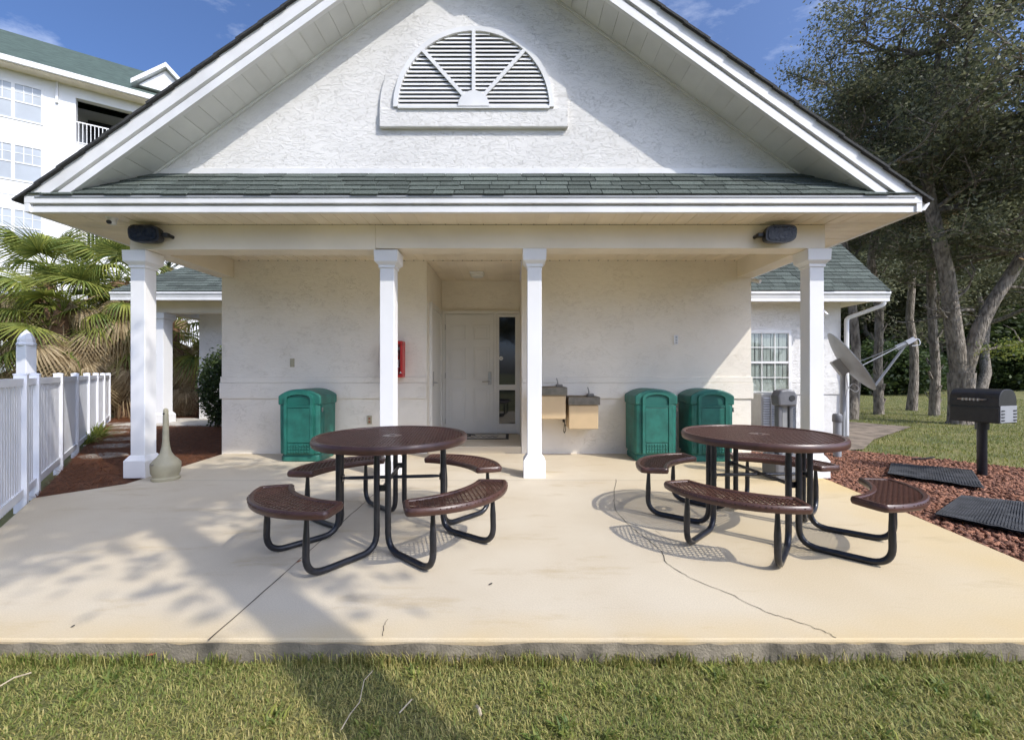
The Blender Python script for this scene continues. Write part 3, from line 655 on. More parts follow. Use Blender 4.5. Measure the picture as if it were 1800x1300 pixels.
def make_table(loc, rot, label):
    t = bpy.data.objects.new('picnic_table', None); COL.objects.link(t); t.empty_display_size = 0.2
    tag(t, label, 'picnic table', 'round picnic tables on the patio')
    circ = [(0.585*math.cos(2*math.pi*k/72), 0.585*math.sin(2*math.pi*k/72)) for k in range(72)]
    top = MB().ring(circ, rim_prof(0.765, 0.058)).build('tabletop', M['brown'], None, True); top.parent = t
    o = inst('mesh_panel', lat_top, top, (0, 0, 0.752))
    hb = MB().ring([(0.075*math.cos(2*math.pi*k/24), 0.075*math.sin(2*math.pi*k/24)) for k in range(24)], [(0,0.747),(0,0.757),(0.05,0.758),(0.053,0.754),(0.053,0.745)]).build('umbrella_hole', M['brown'], None, True); hb.parent = top
    for q in range(4):
        th_ = R(45+90*q)
        seat = bpy.data.objects.new('seat', rim_seat); COL.objects.link(seat); seat.parent = t; seat.location = (0, 0, 0.445); seat.rotation_euler = (0, 0, th_)
        inst('mesh_panel', lat_seat, seat, (0, 0, -0.013))
        for s in (-1, 1):
            a1 = th_+s*R(39.5); a2 = th_+s*R(19)
            P = lambda a, r, z: (r*math.cos(a), r*math.sin(a), z)
            pts = fillet([P(a1,0.40,0.735), P(a1,0.40,0.022), P(a2,0.865,0.022), P(a2,0.855,0.415)], 0.125, 9)
            n = len(pts); rs = [0.0215]*n
            pts.insert(n-1, pts[-1]*0.30+pts[-2]*0.70); pts.insert(n, pts[-1]*0.65+pts[n-2]*0.35); rs = [0.0215]*n+[0.017, 0.012]
            pts.insert(1, pts[0]*0.80+pts[1]*0.20); rs = [0.014]+[0.0215]*(n)+[0.015]
            rs = [0.0215]*len(pts); rs[0] = 0.015; rs[-1] = 0.012; rs[-2] = 0.016
            leg = MB().tube(pts, rs, 10).build('leg', M['black'], None, True); leg.parent = t
    for q in range(2):
        a = R(90*q); d = Vector((math.cos(a), math.sin(a), 0)); z = 0.43+0.012*q
        b = MB().tube([d*-0.385+Vector((0,0,z)), d*-0.31+Vector((0,0,z)), d*0.31+Vector((0,0,z)), d*0.385+Vector((0,0,z))], [0.009,0.0135,0.0135,0.009], 8).build('brace', M['black'], None, True); b.parent = t
        for s in (-1, 1):
            c = d*(s*0.375)+Vector((0,0,z)); pl = MB().obox(c, d*0.006, Vector((-d.y,d.x,0))*0.035, (0,0,0.022)).build('brace_plate', M['black'], None); pl.parent = b
    t.location = loc; t.rotation_euler = (0, 0, R(rot))
    return t
make_table((-0.945, 3.41, 0), 6, 'round brown mesh picnic table with four curved seats, left one in front of the door')
make_table((2.00, 3.50, 0), 3, 'round brown mesh picnic table with four curved seats, right one near the red gravel')

# ------------------------------------------------------------------ litter bins
def make_bin():
    t = bpy.data.objects.new('litter_bin', None); COL.objects.link(t)
    W2, D2 = 0.295, 0.27
    sec = lambda w, d, c: [(-w+c,-d),(w-c,-d),(w-c*0.3,-d+c*0.3),(w,-d+c),(w,d-c),(w-c*0.3,d-c*0.3),(w-c,d),(-w+c,d),(-w+c*0.3,d-c*0.3),(-w,d-c),(-w,-d+c),(-w+c*0.3,-d+c*0.3)]
    def loft(rings, mb):
        k = len(mb.v); n = 12
        for z, w, d, c in rings: mb.v += [(x, y, z) for x, y in sec(w, d, c)]
        for i in range(len(rings)-1):
            for j in range(n): mb.f.append((k+i*n+j, k+i*n+(j+1) % n, k+(i+1)*n+(j+1) % n, k+(i+1)*n+j))
        mb.f.append(tuple(k+j for j in range(n-1,-1,-1))); mb.f.append(tuple(k+(len(rings)-1)*n+j for j in range(n)))
    b = MB(); loft([(0.0, W2-0.02, D2-0.02, 0.05),(0.012, W2-0.012, D2-0.012, 0.055),(0.075, W2-0.012, D2-0.012, 0.055),(0.085, W2-0.022, D2-0.022, 0.055),(0.105, W2-0.022, D2-0.022, 0.055),(0.115, W2, D2, 0.06),(0.80, W2+0.004, D2+0.004, 0.06)], b)
    body = b.build('body', M['bin'], None, bevel=0.008); body.parent = t
    # arched hood: profile across x, extruded through depth
    n = 16; w = W2+0.006
    prof = [(-w, 0.80)]+[(-w+2*w*k/n, 0.925+0.095*(1-abs(-1+2*k/n)**2.4)) for k in range(n+1)]+[(w, 0.80)]
    hood = MB().prism(prof, -D2-0.006, D2+0.006).build('hood', M['bin'], None, bevel=0.016); hood.parent = t
    # raised frame round the opening and door panel
    fr = MB(); y0 = -D2-0.034
    ow = 0.165
    arc_o = [(-ow-0.04, 0.80)]+[(-(ow+0.04)*math.cos(math.pi*k/12), 0.905+0.075*math.sin(math.pi*k/12)) for k in range(13)]+[(ow+0.04, 0.80)]
    arc_i = [(-ow, 0.80)]+[(-ow*math.cos(math.pi*k/12), 0.89+0.058*math.sin(math.pi*k/12)) for k in range(13)]+[(ow, 0.80)]
    for i in range(len(arc_o)-1): fr.prism([arc_o[i], arc_o[i+1], arc_i[i+1], arc_i[i]], y0, -D2-0.004)
    fr.box(-ow-0.04, -ow, y0, -D2+0.004, 0.115, 0.80).box(ow, ow+0.04, y0, -D2+0.004, 0.115, 0.80)
    f_ = fr.build('frame', M['bin'], None); f_.parent = t
    fl = MB().add([(-ow+0.002,-D2-0.012,0.775),(ow-0.002,-D2-0.012,0.775),(ow-0.002,-D2-0.009,0.93),(-ow+0.002,-D2-0.009,0.93)], [(0,1,2,3)]).box(-ow+0.002, ow-0.002, -D2-0.03, -D2-0.002, 0.762, 0.80).build('flap', M['bin_dark'], None); fl.parent = t
    dp = MB().box(-ow+0.003, ow-0.003, -D2-0.026, -D2+0.002, 0.27, 0.758).build('door_panel', M['bin'], None, bevel=0.006); dp.parent = t
    g = MB().box(-ow+0.003, ow-0.003, -D2-0.022, -D2+0.002, 0.118, 0.262)
    for i in range(8):
        for j in range(3):
            g.box(-0.150+i*0.0385, -0.150+i*0.0385+0.028, -D2-0.032, -D2-0.020, 0.134+j*0.042, 0.134+j*0.042+0.030)
    g_ = g.build('grid_panel', M['bin'], None, bevel=0.003); g_.parent = t
    for s in (-1, 1):
        sp = MB().box(s*W2-0.006, s*W2+0.010, -0.17, 0.17, 0.20, 0.72).build('side_panel', M['bin'], None, bevel=0.006); sp.parent = t
    h = MB().box(W2+0.004, W2+0.016, -0.235, -0.215, 0.70, 0.76).build('latch', M['metal'], None); h.parent = t
    return t
b0 = make_bin(); b0.location = (-2.98, 6.34, 0); b0.rotation_euler = (0,0,R(-1))
tag(b0, 'dark green plastic litter bin standing alone left of the door', 'bin', 'green litter bins against the wall')
b1 = copy_tree(b0); b1.location = (2.03, 6.36, 0); b1.rotation_euler = (0,0,R(1)); b1['label'] = 'green plastic litter bin next to the drinking fountains, left of the pair'
b2 = copy_tree(b0); b2.location = (2.82, 6.33, 0); b2.rotation_euler = (0,0,R(-2)); b2['label'] = 'green plastic litter bin half in sun, right of the pair near the wall corner'

# ------------------------------------------------------------------ drinking fountains
def fountain(x0, x1, ztop, zbot, label):
    t = thing('drinking_fountain', label, 'drinking fountain', ((x0+x1)/2, 6.68, 0), 'drinking fountains on the wall')
    MB().prism([(6.27, ztop-0.125), (6.30, zbot), (6.665, zbot), (6.665, ztop-0.125)], x0+0.012, x1-0.018, 'x').build('cabinet', M['almond'], t, bevel=0.012)
    bs = MB().ring([(x0,6.245),(x1,6.245),(x1,6.664),(x0,6.664)], [(0,ztop-0.12),(0,ztop-0.012),(0.012,ztop),(0.03,ztop-0.004),(0.06,ztop-0.03),(0.10,ztop-0.04),(0.10,ztop-0.12)]).box(x0+0.08,x1-0.08,6.33,6.58,ztop-0.06,ztop-0.042).build('basin', M['steel_dark'], t, bevel=0.006)
    MB().box(x1-0.13, x1-0.03, 6.55, 6.65, ztop-0.02, ztop+0.03).build('spout_base', M['steel_dark'], bs, bevel=0.01)
    MB().tube([(x1-0.10,6.60,ztop+0.02),(x1-0.105,6.59,ztop+0.07),(x1-0.125,6.57,ztop+0.125)], [0.012,0.008,0.007], 8).build('bubbler', M['metal'], bs, True)
    MB().box(x0+0.10, x0+0.22, 6.240, 6.2455, ztop-0.085, ztop-0.045).build('push_bar', M['steel_dark'], bs)
    return t
f1 = fountain(0.36, 0.80, 1.045, 0.575, 'higher wall mounted drinking fountain half hidden by the column')
f2 = fountain(0.815, 1.275, 0.905, 0.43, 'lower wall mounted drinking fountain with tan cabinet nearest the bins')
MB().tube(fillet([(0.80,6.60,0.56),(0.80,6.57,0.50),(0.785,6.57,0.36),(0.80,6.60,0.33),(0.82,6.62,0.37),(0.815,6.62,0.46)], 0.03), 0.006, 6).build('drain_hose', M['ink'], f2, True)
MB().box(0.772,0.800,6.56,6.62,0.50,0.57).build('valve', M['bronze'], f2)
# ------------------------------------------------------------------ fire extinguisher cabinet
fx = thing('fire_extinguisher_cabinet', 'red fire extinguisher cabinet on the wall beside the column', 'fire extinguisher', (-1.78, 6.66, 1.18))
X0, X1 = -1.93, -1.645
MB().ring([(X0,1.18),(X1,1.18),(X1,1.73),(X0,1.73)], [(0,0)])
cb = MB().box(X0,X1,6.642,6.667,1.18,1.73)
for a,b,c,d in ((X0,X1,1.18,1.23),(X0,X1,1.68,1.73),(X0,X0+0.04,1.23,1.68),(X1-0.04,X1,1.23,1.68)): cb.box(a,b,6.49,6.642,c,d)
cb.build('cabinet', M['red'], fx, bevel=0.012)
ex = MB().lathe([(0.03,1.235),(0.062,1.245),(0.064,1.50),(0.045,1.55),(0.02,1.565),(0.02,1.60)], (-1.775,6.57,0), 18).build('extinguisher', M['red'], fx, True)
MB().lathe([(0.0655,1.33),(0.0655,1.45)], (-1.775,6.57,0), 18).build('label_band', M['paper'], ex, True)
for i in range(4): MB().box(-1.80,-1.755,6.5015,6.5035,1.35+i*0.024,1.358+i*0.024).build('label_print', M['ink'], ex)
MB().box(-1.80,-1.69,6.55,6.575,1.60,1.615).box(-1.80,-1.70,6.55,6.575,1.625,1.638).build('valve_lever', M['metal'], ex)
MB().tube([(-1.76,6.56,1.60),(-1.71,6.55,1.58),(-1.70,6.55,1.45),(-1.705,6.55,1.34)], 0.009, 7).build('hose', M['ink'], ex, True)
MB().add([(-1.690,6.489,1.245),(-1.655,6.489,1.245),(-1.672,6.489,1.272)], [(0,1,2)]).build('arrow_mark', M['paper'], fx)
# ------------------------------------------------------------------ small wall fittings
tag(MB().box(-3.43,-3.365,6.675,6.689,1.34,1.47).build('wall_plate', M['beige'], bevel=0.004), 'beige blank electrical plate on the wall above the single bin', 'wall plate')
ot = thing('power_outlet', 'small tan power outlet low on the wall behind the left table', 'outlet', (-2.2,6.68,0.5))
MB().box(-2.235,-2.165,6.672,6.689,0.46,0.59).build('cover', M['beige'], ot, bevel=0.004)
for z in (0.495, 0.545): MB().box(-2.215,-2.185,6.669,6.673,z-0.014,z+0.014).build('socket', M['dry_leaf'], ot)
vp = thing('number_plate', 'small white vent plate high on the wall above the bins', 'wall plate', (2.53,6.68,1.7))
MB().box(2.50,2.565,6.674,6.689,1.69,1.83).build('plate', M['trim'], vp, bevel=0.003)
for i in range(5): MB().box(2.522,2.553,6.6715,6.6745,1.705+i*0.024,1.717+i*0.024).build('slot', M['grey_light'], vp)
tag(MB().box(-1.3185,-1.308,7.55+0.43,7.70+0.40,1.55,1.80).build('restroom_sign', M['green_sign'], bevel=0.003), 'small green sign on the entry wall beside the door', 'sign')
cl = thing('ceiling_light', 'square white ceiling light over the entry', 'lamp', (-0.6,7.45,2.97))
MB().box(-0.72,-0.48,7.33,7.57,2.945,2.974).build('base', M['trim'], cl, bevel=0.006)
MB().lathe([(0.10,2.90),(0.115,2.915),(0.118,2.944)], (-0.6,7.45,0), 20).build('diffuser', M['paper'], cl, True)
dm = thing('door_mat', 'pale doormat with black border and dark script in front of the door', 'doormat', (-0.62,7.8,0.11))
MB().box(-1.16,-0.06,7.42,8.0,0.112,0.122).build('border', M['mat'], dm)
MB().box(-1.11,-0.11,7.47,7.95,0.1225,0.1255).build('field', M['walk'], dm)
MB().tube([(-0.80+0.14*math.cos(t*0.35)*(1-t/30), 7.74+0.10*math.sin(t*0.35), 0.127) for t in range(22)], 0.012, 5).build('emblem', M['ink'], dm)
MB().tube([(-0.98+i*0.021, 7.60+0.035*math.sin(i*1.3)*(1 if i % 7 else 1.8), 0.127) for i in range(36)], 0.006, 5).build('script', M['ink'], dm)
# floodlights on the beam
def flood(cx, s, label):
    t = thing('floodlight', label, 'floodlight', (cx, 5.147, 2.86), 'floodlights on the porch beam')
    n = 20; prof = []
    for k in range(n):
        a = 2*math.pi*k/n; c, sn = math.cos(a), math.sin(a)
        prof.append((cx+0.185*math.copysign(abs(c)**0.55, c)-s*0.02*sn, 2.865+0.105*math.copysign(abs(sn)**0.6, sn)))
    mb = MB(); k = 0; layers = [(5.145,0.72),(5.09,0.95),(5.03,1.0),(5.005,0.97)]
    for y, f in layers: mb.v += [(cx+(p[0]-cx)*f, y, 2.865+(p[1]-2.865)*f) for p in prof]
    for i in range(len(layers)-1): mb.f += [(i*n+j, i*n+(j+1) % n, (i+1)*n+(j+1) % n, (i+1)*n+j) for j in range(n)]
    mb.f += [tuple(range(n)), tuple(range((len(layers)-1)*n, len(layers)*n))]
    mb.build('housing', M['bronze'], t, True)
    MB().prism([(cx+(p[0]-cx)*0.84, 2.865+(p[1]-2.865)*0.80) for p in prof], 4.997, 5.006).build('lens', M['lens'], t)
    MB().box(min(cx+s*0.17, cx+s*0.25), max(cx+s*0.17, cx+s*0.25), 5.04, 5.10, 2.835, 2.885).build('knuckle', M['bronze'], t, bevel=0.01)
    MB().tube([(cx+s*0.235,5.07,2.86),(cx+s*0.235,5.145,2.86)], 0.022, 8).build('arm', M['bronze'], t, True)
flood(-4.27, 1, 'dark bronze floodlight at the left end of the porch beam')
flood(3.12, -1, 'dark bronze floodlight at the right end of the porch beam')
sc = thing('security_camera', 'small white dome security camera under the left eave corner', 'camera', (-4.56,4.90,3.0))
MB().lathe([(0.055,3.005),(0.058,3.012),(0.06,3.0135)], (-4.56,4.93,0), 18).build('mount', M['trim'], sc, True)
MB().lathe([(0.018,2.935),(0.038,2.945),(0.045,2.97),(0.045,3.004)], (-4.56,4.93,0), 18).build('housing', M['trim'], sc, True)
MB().tube([(-4.556,4.90,2.958),(-4.553,4.875,2.950)], 0.022, 12).build('lens', M['ink'], sc, True)
s2 = thing('security_camera', 'tiny white camera at the wall corner under the right beam', 'camera', (3.76,6.62,2.62))
MB().tube([(3.702,6.75,2.70),(3.76,6.70,2.68)], 0.012, 8).build('bracket', M['trim'], s2, True)
MB().tube([(3.74,6.73,2.69),(3.80,6.62,2.645)], 0.032, 12).build('housing', M['trim'], s2, True)
# ------------------------------------------------------------------ smokers posts
cg = thing('cigarette_receptacle', 'beige long-necked cigarette receptacle beside the left column', 'ashtray', (-4.06,5.07,0))
MB().lathe([(0.135,0),(0.14,0.012),(0.14,0.03),(0.128,0.04),(0.128,0.06),(0.142,0.085),(0.148,0.17),(0.146,0.20),(0.120,0.235),(0.085,0.27),(0.055,0.32),(0.042,0.38)], (-4.06,5.07,0), 28).build('base', M['beige'], cg, True)
MB().lathe([(0.0415,0.381),(0.033,0.46),(0.026,0.80),(0.022,0.825),(0.008,0.835)], (-4.06,5.07,0), 18).build('neck', M['beige'], cg, True)
MB().tube([(-4.06,5.03,0.775),(-4.06,5.048,0.775)], 0.009, 8).build('opening', M['ink'], cg)
MB().lathe([(0.012,-0.006),(0.012,0.006)], (-4.10,4.926,0.20), 8).build('lock', M['metal'], cg)
sp = thing('smoking_post', 'dark grey smoking receptacle tower behind the right table', 'ashtray', (3.22,5.12,0))
MB().box(3.04,3.40,4.98,5.28,0.0,0.29).build('base', M['grey'], sp, bevel=0.03)
MB().lathe([(0.09,0),(0.10,0.004),(0.10,0.008),(0.06,0.009),(0.05,0.004)], (0,0,0), 20).build('emblem', M['grey_light'], sp).matrix_world
em = sp.children[-1]; em.matrix_parent_inverse = Matrix.Identity(4); em.rotation_euler = (R(90),0,0); em.location = (0.0, -0.145, 0.15); em.scale = (0.75,0.75,0.75)
for s in (-1, 1): MB().box(3.22+s*0.065-0.022, 3.22+s*0.065+0.022, 5.08, 5.17, 0.29, 0.86).build('rail', M['grey'], sp, bevel=0.01)
MB().box(3.19,3.25,5.10,5.15,0.29,0.86).build('core', M['grille'], sp)
hd = MB().prism([(3.115,0.86),(3.325,0.86),(3.335,0.98),(3.30,1.045),(3.22,1.06),(3.14,1.045),(3.105,0.98)], 5.04, 5.20).build('head', M['grey'], sp, bevel=0.02)
MB().tube([(3.265,5.034,0.955),(3.265,5.05,0.955)], 0.034, 14).build('opening', M['ink'], hd)
# ------------------------------------------------------------------ air conditioner, pipe, dish
ac = thing('air_conditioner', 'grey louvred air conditioning unit below the wing window', 'air conditioner', (5.1,8.5,0))
MB().box(4.72,5.40,8.20,8.85,-0.07,0.86).build('casing', M['grille'], ac, bevel=0.02)
lv = MB().add([(-0.30,-0.022,0),(0.30,-0.022,0),(0.30,0,0.03),(-0.30,0,0.03),(-0.30,-0.018,-0.004),(0.30,-0.018,-0.004),(0.30,0.0,0.022),(-0.30,0.0,0.022)],[(0,1,2,3),(7,6,5,4),(0,4,5,1),(1,5,6,2),(2,6,7,3),(3,7,4,0)]).mesh('louvre', M['grey_light'])
for i in range(17): inst('louvre', lv, ac, (5.06-5.1, 8.199-8.5, 0.02+i*0.046)).matrix_parent_inverse = Matrix.Identity(4)
for xx in (4.90, 5.06, 5.22): MB().box(xx-0.008,xx+0.008,8.165,8.176,0.0,0.83).build('guard_wire', M['grille'], ac)
pp = thing('vent_pipe', 'short capped grey pipe standing in the gravel behind the right column', 'pipe', (4.98,6.62,-0.05))
MB().tube([(4.98,6.62,-0.08),(4.98,6.62,0.60)], 0.055, 14).build('pipe', M['grey_light'], pp, True)
MB().lathe([(0.064,0.50),(0.066,0.505),(0.066,0.60),(0.05,0.625),(0.01,0.63)], (4.98,6.62,0), 18).build('cap', M['grey'], pp, True)
for i, xx in enumerate((6.905, 6.945)): tag(MB().tube([(xx+0.02,8.96,-0.08),(xx+0.02,8.96,0.78+0.1*i)], 0.016, 8).build('conduit', M['grey_light'], None, True), ['thin grey conduit on the corner of the right wing, nearer the wall','thin grey conduit on the corner of the right wing, outer one'][i], 'conduit')
ds_ = thing('satellite_dish', 'large grey satellite dish with feed arm by the right wing corner', 'satellite dish', (5.93,7.65,0))
nd = Vector((0.78,-0.38,0.56)).normalized(); ud = (Vector((0,0,1))-nd*nd.z).normalized(); rd = ud.cross(nd)
DC = Vector((5.98,7.62,1.46)); mb = MB(); nr, na = 8, 40
for back in (0, 1):
    for i in range(nr+1):
        f = i/nr
        for k in range(na):
            a = 2*math.pi*k/na
            mb.v.append(tuple(DC+ud*(0.60*f*math.sin(a))+rd*(0.50*f*math.cos(a))+nd*(0.13*f*f-0.13-0.014*back)))
    o0 = back*(nr+1)*na
    mb.f += [(o0+i*na+k, o0+i*na+(k+1) % na, o0+(i+1)*na+(k+1) % na, o0+(i+1)*na+k) for i in range(nr) for k in range(na)]
mb.f += [(nr*na+k, nr*na+(k+1) % na, (nr+1)*na+nr*na+(k+1) % na, (nr+1)*na+nr*na+k) for k in range(na)]
mb.build('reflector', M['grey_light'], ds_, True)
FE = DC+nd*0.80-ud*0.16
MB().tube([DC-ud*0.56-nd*0.02, DC-ud*0.54+nd*0.05, FE], 0.020, 8).build('feed_arm', M['grey_light'], ds_, True)
for s in (-1, 1): MB().tube([DC+rd*0.45*s-ud*0.10, FE], 0.008, 6).build('strut', M['grey_light'], ds_, True)
fd = MB().tube([FE-nd*0.02, FE-nd*0.16], [0.035,0.05], 12).build('feed_horn', M['grey_light'], ds_, True)
MB().obox(FE+nd*0.05, nd*0.06, ud*0.035, rd*0.035).build('receiver', M['vinyl'], fd)
MB().tube(fillet([FE+nd*0.09, FE+nd*0.16-ud*0.03, FE+nd*0.12-ud*0.14, FE+nd*0.02-ud*0.08], 0.05), 0.007, 6).build('cable', M['vinyl'], fd, True)
MB().obox(DC-nd*0.20, nd*0.07, ud*0.14, rd*0.10).build('bracket', M['grille'], ds_, bevel=0.01)
MB().tube([(5.86,7.66,-0.08),(5.86,7.66,1.36)], 0.038, 12).build('pole', M['grey_light'], ds_, True)
MB().tube(fillet([(5.88,7.62,1.25),(5.90,7.60,1.0),(6.05,7.6,0.90),(6.12,7.6,0.98),(6.0,7.6,1.08),(5.90,7.62,0.95),(5.88,7.64,0.4)], 0.06), 0.008, 6).build('cable', M['vinyl'], ds_, True)
# ------------------------------------------------------------------ park grill
gr = thing('park_grill', 'black pedestal charcoal grill standing in the red gravel', 'grill', (5.87,5.40,-0.05))
GC = Vector((5.87,5.40)); gz = 0.645
MB().tube([(GC.x,GC.y,-0.1),(GC.x,GC.y,gz-0.06)], 0.048, 16).build('post', M['black'], gr, True)
MB().lathe([(0.066,gz-0.10),(0.066,gz-0.01)], (GC.x,GC.y,0), 18).build('swivel_collar', M['black'], gr, True)
ang = R(-72); ca, sa = math.cos(ang), math.sin(ang)
def gpt(x, y, z): return (GC.x+ca*x-sa*y, GC.y+sa*x+ca*y, z)
def gbox(x0,x1,y0,y1,z0,z1):
    mb = MB().box(x0,x1,y0,y1,z0,z1); mb.v = [gpt(*v) for v in mb.v]; return mb
hb = gbox(-0.23,0.23,-0.18,0.18,gz,gz+0.19).build('firebox', M['bronze'], gr, bevel=0.008)
prof = [(-0.18,0.192)]+[(-0.18*math.copysign(abs(math.cos(math.pi*k/14))**.8, math.cos(math.pi*k/14)), 0.25+0.16*math.sin(math.pi*k/14)**.85) for k in range(15)]+[(0.18,0.192)]
mb = MB().prism(prof, -0.232, 0.232, 'x'); mb.v = [gpt(v[0], v[1], gz+v[2]) for v in mb.v]
lid = mb.build('hood', M['bronze'], gr, bevel=0.006)
ep = gbox(0.2325,0.24,-0.165,0.165,gz+0.01,gz+0.21).build('end_plate', M['grey_light'], gr)
for yy in (-0.12, 0.12):
    for k in range(4): gbox(0.2405,0.246,yy-0.03,yy+0.03,gz+0.03+k*0.038,gz+0.044+k*0.038).build('vent_slot', M['ink'], ep)
MB().tube([gpt(-0.12,-0.18,gz+0.28), gpt(-0.12,-0.235,gz+0.28), gpt(0.12,-0.235,gz+0.28), gpt(0.12,-0.18,gz+0.28)], 0.009, 8).build('handle', M['metal'], lid, True)
for k in range(5): MB().tube([gpt(-0.07+k*0.035,-0.235,gz+0.265), gpt(-0.07+k*0.035,-0.235,gz+0.295)], 0.013, 8).build('handle_coil', M['metal'], lid, True)
gbox(-0.22,0.22,-0.192,-0.181,gz+0.178,gz+0.196).build('lip', M['black'], hb)
# ------------------------------------------------------------------ rubber mats in the gravel
def mat_obj(c, label):
    P = [px(*p, 0.0) for p in c]; mb = MB(); n = 10
    for j in range(n+1):
        for i in range(n+1):
            u, v = i/n, j/n
            a = Vector(P[0])*(1-u)+Vector(P[1])*u; b = Vector(P[3])*(1-u)+Vector(P[2])*u; q = a*(1-v)+b*v
            mb.v.append((q.x, q.y, 0.018+0.010*random.random()))
    top = len(mb.v); mb.v += [(x, y, z-0.012) for x, y, z in mb.v]
    for j in range(n):
        for i in range(n):
            k = j*(n+1)+i; q = (k, k+1, k+n+2, k+n+1); mb.f.append(q); mb.f.append(tuple(top+i_ for i_ in reversed(q)))
    t = mb.build('rubber_mat', M['mat'], None, True); tag(t, label, 'mat', 'rubber mats in the gravel')
    me = MB()
    for k in range(34):
        f = (k+0.5)/34; a = Vector(P[0])*(1-f)+Vector(P[1])*f; b = Vector(P[3])*(1-f)+Vector(P[2])*f
        d = (b-a); m = (a+b)/2; L = d.length/2*0.95; d.normalize()
        me.obox((m.x, m.y, 0.0285), (d.x*L, d.y*L, 0), (-d.y*0.005, d.x*0.005, 0), (0,0,0.0007))
    me.build('rib_pattern', M['mat'], t)
mat_obj([(1566,816),(1709,828),(1730,860),(1560,835)], 'black ribbed rubber mat lying in the gravel under the grill')
mat_obj([(1690,874),(1835,889),(1850,950),(1643,907)], 'nearer black ribbed rubber mat in the gravel at the right edge')
tag(MB().tube([(*px(1603,806),0.0),(*px(1625,807),0.01),(*px(1642,803),0.0)], 0.012, 6).build('iron_bar', M['bronze']), 'short dark iron bar lying on the gravel beyond the mats', 'bar')
# ------------------------------------------------------------------ white vinyl fence
fence = thing('picket_fence', 'white vinyl picket fence running back along the left side', 'fence', (-4.32,3.65,0))
fd_ = Vector((-0.816,1.0)).normalized(); f0 = Vector((-1.34-0.816*2.6, 2.6)); FH = 1.20
Lf = (11.9-2.6)/fd_.y; nfx = Vector((-fd_.y, fd_.x)); fa = math.atan2(fd_.y, fd_.x)
pk = MB().box(-0.032,0.032,-0.011,0.011,0.03,FH-0.02).mesh('picket', M['vinyl'])
posts = [0.6, (4.2-2.6)/fd_.y, (4.63-2.6)/fd_.y]
while posts[-1]+1.46 < Lf+0.1: posts.append(posts[-1]+1.46)
pmesh = MB().box(-0.044,0.044,-0.044,0.044,-0.12,FH+0.03).add([(-.048,-.048,FH+.03),(.048,-.048,FH+.03),(.048,.048,FH+.03),(-.048,.048,FH+.03),(-.048,-.048,FH+.040),(.048,-.048,FH+.040),(.048,.048,FH+.040),(-.048,.048,FH+.040),(0,0,FH+.052)],
      [(3,2,1,0),(0,1,5,4),(1,2,6,5),(2,3,7,6),(3,0,4,7),(4,5,8),(5,6,8),(6,7,8),(7,4,8)]).mesh('post', M['vinyl'])
def fpos(s, off=0): p = f0+fd_*s+nfx*off; return (p.x, p.y, 0)
s = 0.0
while s < Lf:
    if min(abs(s-q) for q in posts) > 0.085: inst('picket', pk, fence, fpos(s), (0,0,fa))
    s += 0.085
for q in posts: inst('post', pmesh, fence, fpos(q), (0,0,fa))
for a, b in zip(posts[:-1], posts[1:]):
    for z0, z1 in ((0.06,0.13),(FH-0.075,FH-0.005)):
        p = Vector(fpos((a+b)/2)); MB().obox((p.x,p.y,(z0+z1)/2), Vector((fd_.x,fd_.y,0))*((b-a)/2-0.052), Vector((nfx.x,nfx.y,0))*0.026, (0,0,(z1-z0)/2)).build('rail', M['vinyl'], fence)
p = Vector((-6.57,5.85)); tp = thing('tall_post', 'tall white post with domed cap rising behind the picket fence', 'post', (p.x,p.y,0))
MB().box(p.x-0.068,p.x+0.068,p.y-0.068,p.y+0.068,-0.1,1.62).build('shaft', M['vinyl'], tp, bevel=0.008)
MB().lathe([(0.095,1.62),(0.098,1.64),(0.085,1.66),(0.085,1.70),(0.078,1.72),(0.05,1.78),(0.004,1.83)], (p.x,p.y,0), 8).build('cap', M['vinyl'], tp)
# dark metal gate beyond the fence
gt = thing('metal_gate', 'dark metal gate beyond the far end of the white fence', 'gate', (-12.6,14.2,0))
for xx in (-13.1,-12.05): MB().box(xx-0.04,xx+0.04,14.16,14.24,-0.1,1.65).build('post', M['bronze'], gt)
for z in (0.1, 1.5): MB().box(-13.06,-12.09,14.18,14.22,z,z+0.05).build('rail', M['bronze'], gt)
bar = MB().box(-0.035,0.035,14.19,14.21,0.15,1.5).mesh('bar', M['bronze'])
for i in range(11): inst('bar', bar, gt, (-12.98+i*0.083,0,0))
# ------------------------------------------------------------------ apartment block behind on the left
apt = thing('apartment_building', 'tall white apartment building with green roof behind the palms', 'building', (-20,18.5,0))
au = Vector((1.51,1.0,0)).normalized(); an = Vector((-au.y, au.x, 0)); a0 = Vector((-20,18.5,0))
def ap(s, d, z): q = a0+au*s+an*d; return (q.x, q.y, z)
def abox(s0, s1, d0, d1, z0, z1):
    return MB().add([ap(s0,d0,z0),ap(s1,d0,z0),ap(s1,d1,z0),ap(s0,d1,z0),ap(s0,d0,z1),ap(s1,d0,z1),ap(s1,d1,z1),ap(s0,d1,z1)],
                    [(0,3,2,1),(4,5,6,7),(0,1,5,4),(1,2,6,5),(2,3,7,6),(3,0,4,7)])
S0, S1, AZ = -12, 16, 13.9
